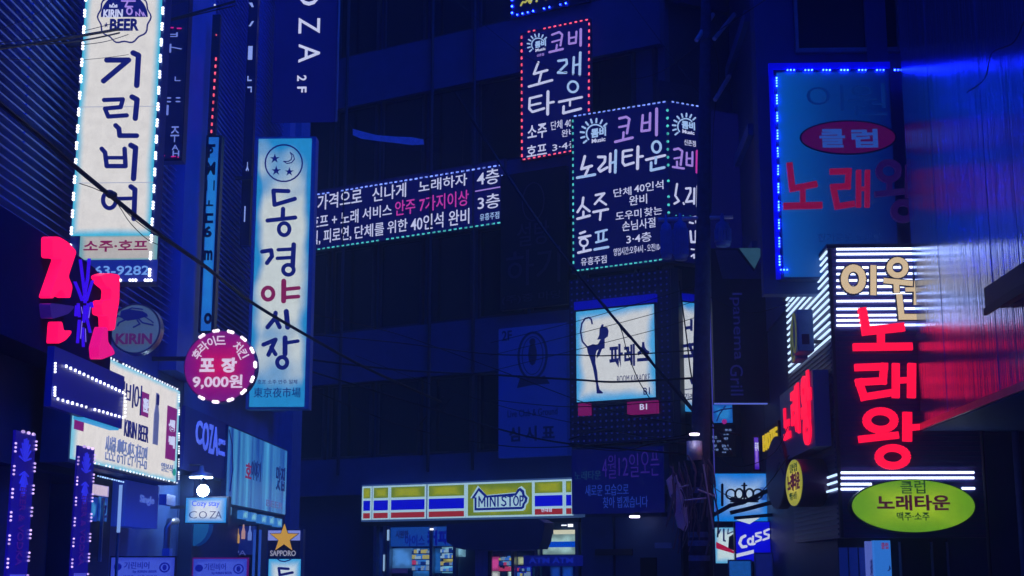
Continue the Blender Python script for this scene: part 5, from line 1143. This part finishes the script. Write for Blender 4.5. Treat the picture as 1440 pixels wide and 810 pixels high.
# --- big unlit hoarding with blue leds, light across its face painted as emission
pl = front(24.72); T = sign('hoarding_sign', 'unlit teal hoarding with red karaoke letters edged by clusters of blue lights', pl, (1094, 98, 1286, 400))
zt_ = T.P(1190, 98)[1]; zb_ = T.P(1190, 392)[1]; ua = T.P(1097, 240)[0]; ub = 5.985
T.part('cabinet', T.mb().box(ua - .06, ub, .012, .26, zb_, zt_), CAB)
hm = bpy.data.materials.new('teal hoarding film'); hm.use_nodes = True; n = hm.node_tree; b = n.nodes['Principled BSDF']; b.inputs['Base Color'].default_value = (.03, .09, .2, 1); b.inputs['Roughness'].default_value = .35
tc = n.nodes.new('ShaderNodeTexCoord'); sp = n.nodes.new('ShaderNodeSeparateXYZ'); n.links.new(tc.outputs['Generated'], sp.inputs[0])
cr = n.nodes.new('ShaderNodeValToRGB'); e_ = cr.color_ramp.elements; e_[0].position = 0; e_[0].color = lin((6, 88, 172)); e_[1].position = 1; e_[1].color = lin((0, 16, 84)); q = e_.new(.45); q.color = lin((4, 54, 125))  # bright left, shaded right: fall of light painted into the emission ramp
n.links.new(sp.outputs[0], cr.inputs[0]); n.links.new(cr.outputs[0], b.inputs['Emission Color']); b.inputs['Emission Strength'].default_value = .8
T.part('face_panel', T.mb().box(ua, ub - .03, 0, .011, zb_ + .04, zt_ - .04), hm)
c = T.P(1192.5, 193.5); k = 24.72 / F
e = T.part('oval_badge', T.mb().disc(c, 70 * k, 26 * k, -.012, 0, 48), mat('badge navy', (.01, .02, .08), .4)); T.part('badge_face', T.mb().disc(c, 67.5 * k, 24 * k, -.018, -.013, 48), mat('badge red', (.08, .005, .04), .4, emit=(62, 4, 62), k=1), e)
pt = mat('pale blue letters', (.1, .16, .3), .5, var=0, emit=(36, 74, 150), k=1)
T.text('클', (1152, 182, 1188, 208), pt, -.03, .01, .03, parent=e); T.text('럽', (1197, 182, 1234, 208), pt, -.03, .01, .03, parent=e)
fad = mat('faded navy letters', (.02, .06, .16), .4, emit=(3, 36, 100), k=1)
T.text('이', (1134, 120, 1186, 156), fad, -.03, .03, -.01); T.text('원', (1192, 118, 1246, 162), fad, -.03, .03, -.01)
ra = mat('red acrylic letters', (.3, .01, .04), .5, emit=(122, 10, 52), k=1); ra2 = mat('shaded red acrylic', (.2, .02, .12), .35, emit=(62, 8, 90), k=1); na = mat('shade-dark acrylic letters', (.15, .01, .06), .35, emit=(26, 8, 66), k=1)  # last syllable's shade painted as darker copies of the red
T.strokes([([(250, 108), (265, 238), (390, 214)], 30), ([(318, 226), (318, 322)], 26), ([(220, 327), (416, 322)], 32)], ra, *O6, y=-.08, d=.08, cap='flat')
T.strokes([([(455, 152), (550, 150), (545, 226), (472, 230), (492, 328), (580, 314)], 28), ([(600, 145), (600, 332)], 24), ([(645, 145), (643, 332)], 24), ([(602, 240), (643, 238)], 18)], ra, *O6, y=-.08, d=.08, cap='flat')
T.strokes([('o', 752, 150, 48, 42, 30), ([(755, 190), (755, 255)], 26), ([(682, 268), (830, 252)], 28), ([(852, 118), (852, 285)], 30), ('o', 825, 352, 46, 42, 30)], na, *O6, y=-.08, d=.08, cap='flat')
T.text('한가로운 노래방', (1150, 328, 1240, 340), fad, -.02, .02, .0)
T.leds([(1099, 99.5), (1275, 99.5)], BLUE_L, gap=26.7, size=2.6, pat=(3, 4.6), y=-.05); T.leds([(1091.5, 104), (1096, 380)], BLUE_L, gap=26, size=2.6, pat=(4, 3.8), y=-.05); T.leds([(1096, 380), (1108, 380)], BLUE_L, gap=12, size=2.6, pat=(3, 4.4), y=-.05)
T.part('led_rail', T.mb().box(ua - .14, ua - .062, -.03, .03, zb_, zt_ + .02), mat('blue halo rail', (.02, .03, .8), .4, var=0, emit=(0, 0, 185), k=.9)); T.part('led_rail', T.mb().box(ua - .14, ub, -.03, .03, zt_ + .022, zt_ + .13), MATS['blue halo rail'])  # glow added to the rails imitates the halo round the blue leds
# entrance below the corner sign
T = Thing('entrance_door', 'dim entrance doors with a bright cyan pillar banner under the striped corner sign', 'door', front(24.22), (6.0, 0, .12))
T.panel('frame', (1180, 757, 1335, 860), BLACK, .0, .02)
for x in (1181, 1195, 1209): T.panel('door_leaf', (x, 770, x + 12, 850), mat('blue door leaf', (.05, .1, .3), .3, emit=(6, 24, 96), k=.7), -.03, -.002)
for x in (1265, 1310, 1332): T.panel('jamb', (x, 762, x + 3, 850), mat('jamb metal', (.3, .32, .36), .4, .5), -.04, -.002)
pl = front(23.9); T = sign('banner_sign', 'upright cyan blue pillar banner beneath the lime oval', pl, (1222, 759, 1255, 850))
T.panel('panel', (1231, 760, 1254, 850), glow('cyan banner', (46, 118, 215), .9), 0, .2); T.panel('panel', (1221, 761, 1229, 850), glow('lavender banner', (90, 110, 205), .8), .05, .2)
T.text('클럽', (1239, 763, 1249, 772), MAROON, bold=.02); T.text('노래타운', (1223.5, 786, 1227.5, 812), NAVYT, bold=.01, rot=0)
T.text('♪', (1248, 795, 1253, 803), NAVYT, bold=0)

bpy.data.scenes.remove(TS)
# ------------------------------------------------------------------ cables
def catm(P, n=8):
    out = []
    for i in range(len(P) - 1):
        p0, p1, p2, p3 = P[max(i - 1, 0)], P[i], P[i + 1], P[min(i + 2, len(P) - 1)]
        for j in range(n):
            t = j / n; out.append(.5 * ((2 * p1) + (p2 - p0) * t + (2 * p0 - 5 * p1 + 4 * p2 - p3) * t * t + (3 * p1 - p0 - 3 * p2 + p3) * t ** 3))
    return out + [P[-1]]
def cable(pts, wpx, lab, group='overhead cables'):
    P = []
    for px, py, d in pts:
        r = ray(px, py); P.append(EYE + r * (d / r.y))
    me_d = sum(p[2] for p in pts) / len(pts); c = catm(P); mid = c[len(c) // 2]
    o = MB(WORLD); o.tube([p - mid for p in c], wpx / 2 * me_d / F, 6)
    me = bpy.data.meshes.new('power_cable'); bmesh.ops.recalc_face_normals(o.bm, faces=o.bm.faces[:]); o.bm.to_mesh(me); o.bm.free(); me.materials.append(WIRE)
    ob = bpy.data.objects.new('power_cable', me); COL.objects.link(ob); ob.location = mid; ob['label'] = lab; ob['category'] = 'cable'; ob['group'] = group
cable([(-60, 72, 13), (0, 68, 14), (115, 50, 15.5), (235, 28, 17.5), (330, 2, 20)], 4.5, 'thickest of the cables crossing the beer badge')
cable([(-60, 66, 13), (0, 64, 14), (115, 57, 15.5), (235, 30, 17.5), (330, 8, 20)], 2.6, 'medium cable just under the thickest one over the beer badge')
cable([(-60, 60, 13), (0, 60, 14), (115, 44, 15.5), (235, 10, 17.5), (330, -25, 20)], 1.1, 'upper thin cable over the beer badge')
cable([(115, 63, 15.6), (150, 58, 16), (190, 45, 16.4), (205, 38, 16.6), (200, 44, 16.5), (232, 16, 17)], 1.2, 'looping thin cable beside the beer badge')
cable([(-20, 82, 13.5), (80, 85, 15), (130, 83, 15.8), (190, 75, 16.4), (235, 62, 17)], .9, 'thin cable below the beer badge crossing the white sign')
cable([(-10, 45, 13), (50, 20, 14), (85, -10, 15)], .9, 'thin cable crossing the near louvres at the top left')
cable([(-60, 95, 12.5), (0, 146, 13.2), (60, 195, 14), (110, 238, 14.6), (165, 283, 15.3), (222, 328, 16.2), (290, 376, 18.6), (352, 424, 22.4), (432, 472, 24.2), (520, 520, 27), (620, 565, 30)], 5.6, 'thick black cable slanting down across both tall blade signs')
cable([(112, 258, 14.7), (135, 266, 15), (160, 280, 15.3), (182, 312, 15.6), (205, 335, 15.9), (222, 344, 16.2)], 1.2, 'lower thin loop hanging from the thick slanting cable')
cable([(168, 288, 15.3), (186, 306, 15.6), (206, 322, 15.9), (222, 332, 16.1)], 1.3, 'inner thin loop hanging from the thick slanting cable')
o = MB(WORLD); kn = ray(157, 274); kp = EYE + kn * (15.1 / kn.y)
bmt = bmesh.new(); bmesh.ops.create_icosphere(bmt, subdivisions=2, radius=.05); bmesh.ops.scale(bmt, verts=bmt.verts, vec=(1.3, .8, .9)); o.add(bmt); me = bpy.data.meshes.new('cable_clamp'); o.bm.to_mesh(me); me.materials.append(WIRE)
ob = bpy.data.objects.new('cable_clamp', me); COL.objects.link(ob); ob.location = kp; ob['label'] = 'black clamp lump on the thick cable before the white blade sign'; ob['category'] = 'clamp'
cable([(640, 130, 30), (700, 225, 30), (770, 330, 29), (845, 425, 28.5), (890, 478, 28), (926, 521, 27.6), (985, 590, 27.2)], 4.4, 'thick black cable slanting across the dancer sign')
cable([(850, 428, 28.4), (872, 460, 28), (882, 495, 27.8), (898, 535, 27.5), (915, 562, 27.3)], 1.4, 'thin cable drooping across the lettering of the dancer sign')
cable([(858, 440, 28.4), (880, 470, 28.1), (905, 492, 27.9), (922, 515, 27.7)], 1.2, 'thin twin cable under the thick one on the dancer sign')
cable([(430, 470, 27), (560, 482, 29), (690, 498, 29.5), (800, 499, 28.5), (860, 500, 28), (985, 492, 27.2)], 1.8, 'upper level cable across the middle of the dancer sign')
cable([(430, 505, 27), (560, 520, 29), (690, 527, 29.5), (810, 534, 28.5), (870, 537, 28), (985, 531, 27.2)], 3.0, 'thicker level cable across the feet of the dancer sign')
for i, (ya, yb, lab) in enumerate(((452, 420, 'topmost rising thin cable over the dancer sign'), (470, 441, 'second rising thin cable over the dancer sign'), (492, 464, 'third rising thin cable over the dancer sign'))):
    cable([(690, ya + 30, 30), (810, ya, 28.6), (920, yb, 27.8), (985, yb - 20, 27.2)], .9, lab)
cable([(430, 520, 27.5), (560, 560, 29), (700, 603, 30), (800, 624, 28.8), (985, 640, 27.2)], 2.6, 'sagging cable crossing the foot of the unlit blue hoarding')
cable([(430, 545, 27.5), (570, 600, 29), (700, 626, 30), (800, 628, 28.8), (985, 615, 27.2)], 1.6, 'thin cable just under the sagging cable at the hoarding foot')
cable([(690, 562, 30), (800, 572, 28.8), (920, 566, 27.9), (985, 560, 27.2)], 1.2, 'thin cable between hoarding crest and its small lettering')
cable([(800, 618, 29), (850, 606, 28.4), (930, 616, 27.8), (985, 606, 27.2)], 1.4, 'slack cable under the dotted panel')
cable([(800, 626, 29), (870, 634, 28.2), (930, 622, 27.8), (985, 630, 27.2)], 1.4, 'lowest slack cable under the dotted panel')
cable([(955, 395, 27.4), (965, 470, 27.3), (975, 540, 27.2), (1000, 590, 27.1), (1030, 640, 27)], 2.0, 'cable dropping beside the narrow return sign')
cable([(956, 550, 27.6), (975, 575, 27.4), (1000, 600, 27.2), (1040, 612, 27)], 2.4, 'dark cable slanting across the foot of the return sign')
cable([(985, 20, 27), (1010, 90, 26.9), (1003, 180, 26.9), (1000, 300, 26.9)], 1.2, 'thin cable hanging beside the top of the utility pole')
cable([(985, 60, 27), (1120, -30, 22), (1300, -160, 16)], 1.5, 'thin cable leaving the pole towards the top right')
cable([(1440, 30, 16.5), (1425, 60, 16.8), (1395, 75, 17.2), (1385, 110, 17.6), (1360, 130, 18)], 1.6, 'dark crooked cable against the metal wall at upper right')
for i, (pts, w_, lab) in enumerate((
    ([(430, 440, 25), (560, 470, 29), (700, 520, 29.6), (850, 575, 28.4), (985, 600, 27.2)], 1.3, 'thin cable falling from the left corner to the pole below the dancer sign'),
    ([(500, 500, 30), (620, 545, 30), (760, 585, 29), (985, 628, 27.2)], 1.0, 'faint cable running down to the pole above the store fascia'),
    ([(985, 655, 27.2), (1010, 690, 27), (1060, 700, 26.6), (1110, 640, 26)], 1.3, 'slack cable from the pole towards the dark plum oval sign'),
    ([(985, 610, 27.2), (1030, 655, 27), (1085, 640, 26.4), (1108, 600, 26)], 1.0, 'thin slack cable from the pole past the crown lightbox'),
    ([(985, 410, 27.2), (1050, 440, 26.8), (1112, 425, 26.2)], 1.0, 'thin cable from the pole across the grill sign'),
    ([(640, 0, 31), (760, 90, 30), (900, 110, 28.5), (987, 60, 27.2)], .9, 'faint cable high on the dark facade reaching the pole top'),
    ([(870, -20, 29), (930, 60, 28), (990, 140, 27.2)], 1.0, 'faint cable slanting to the pole above the corner sign'))):
    cable(pts, w_, lab)
# ------------------------------------------------------------------ haze added to imitate bloom round the lights and lift the darks
hz = bpy.data.materials.new('added bloom haze'); hz.use_nodes = True; n = hz.node_tree; n.nodes.remove(n.nodes['Principled BSDF'])
pv = n.nodes.new('ShaderNodeVolumePrincipled'); pv.inputs['Color'].default_value = (.42, .64, 1, 1); pv.inputs['Density'].default_value = .006; pv.inputs['Anisotropy'].default_value = .8
n.links.new(pv.outputs[0], n.nodes['Material Output'].inputs['Volume'])
me = bpy.data.meshes.new('haze'); o = MB(WORLD); o.box(-301, 301, -101, 501, -1.3, 27.5); o.bm.to_mesh(me); o.bm.free(); me.materials.append(hz)
ob = bpy.data.objects.new('haze', me); COL.objects.link(ob); ob['kind'] = 'stuff'
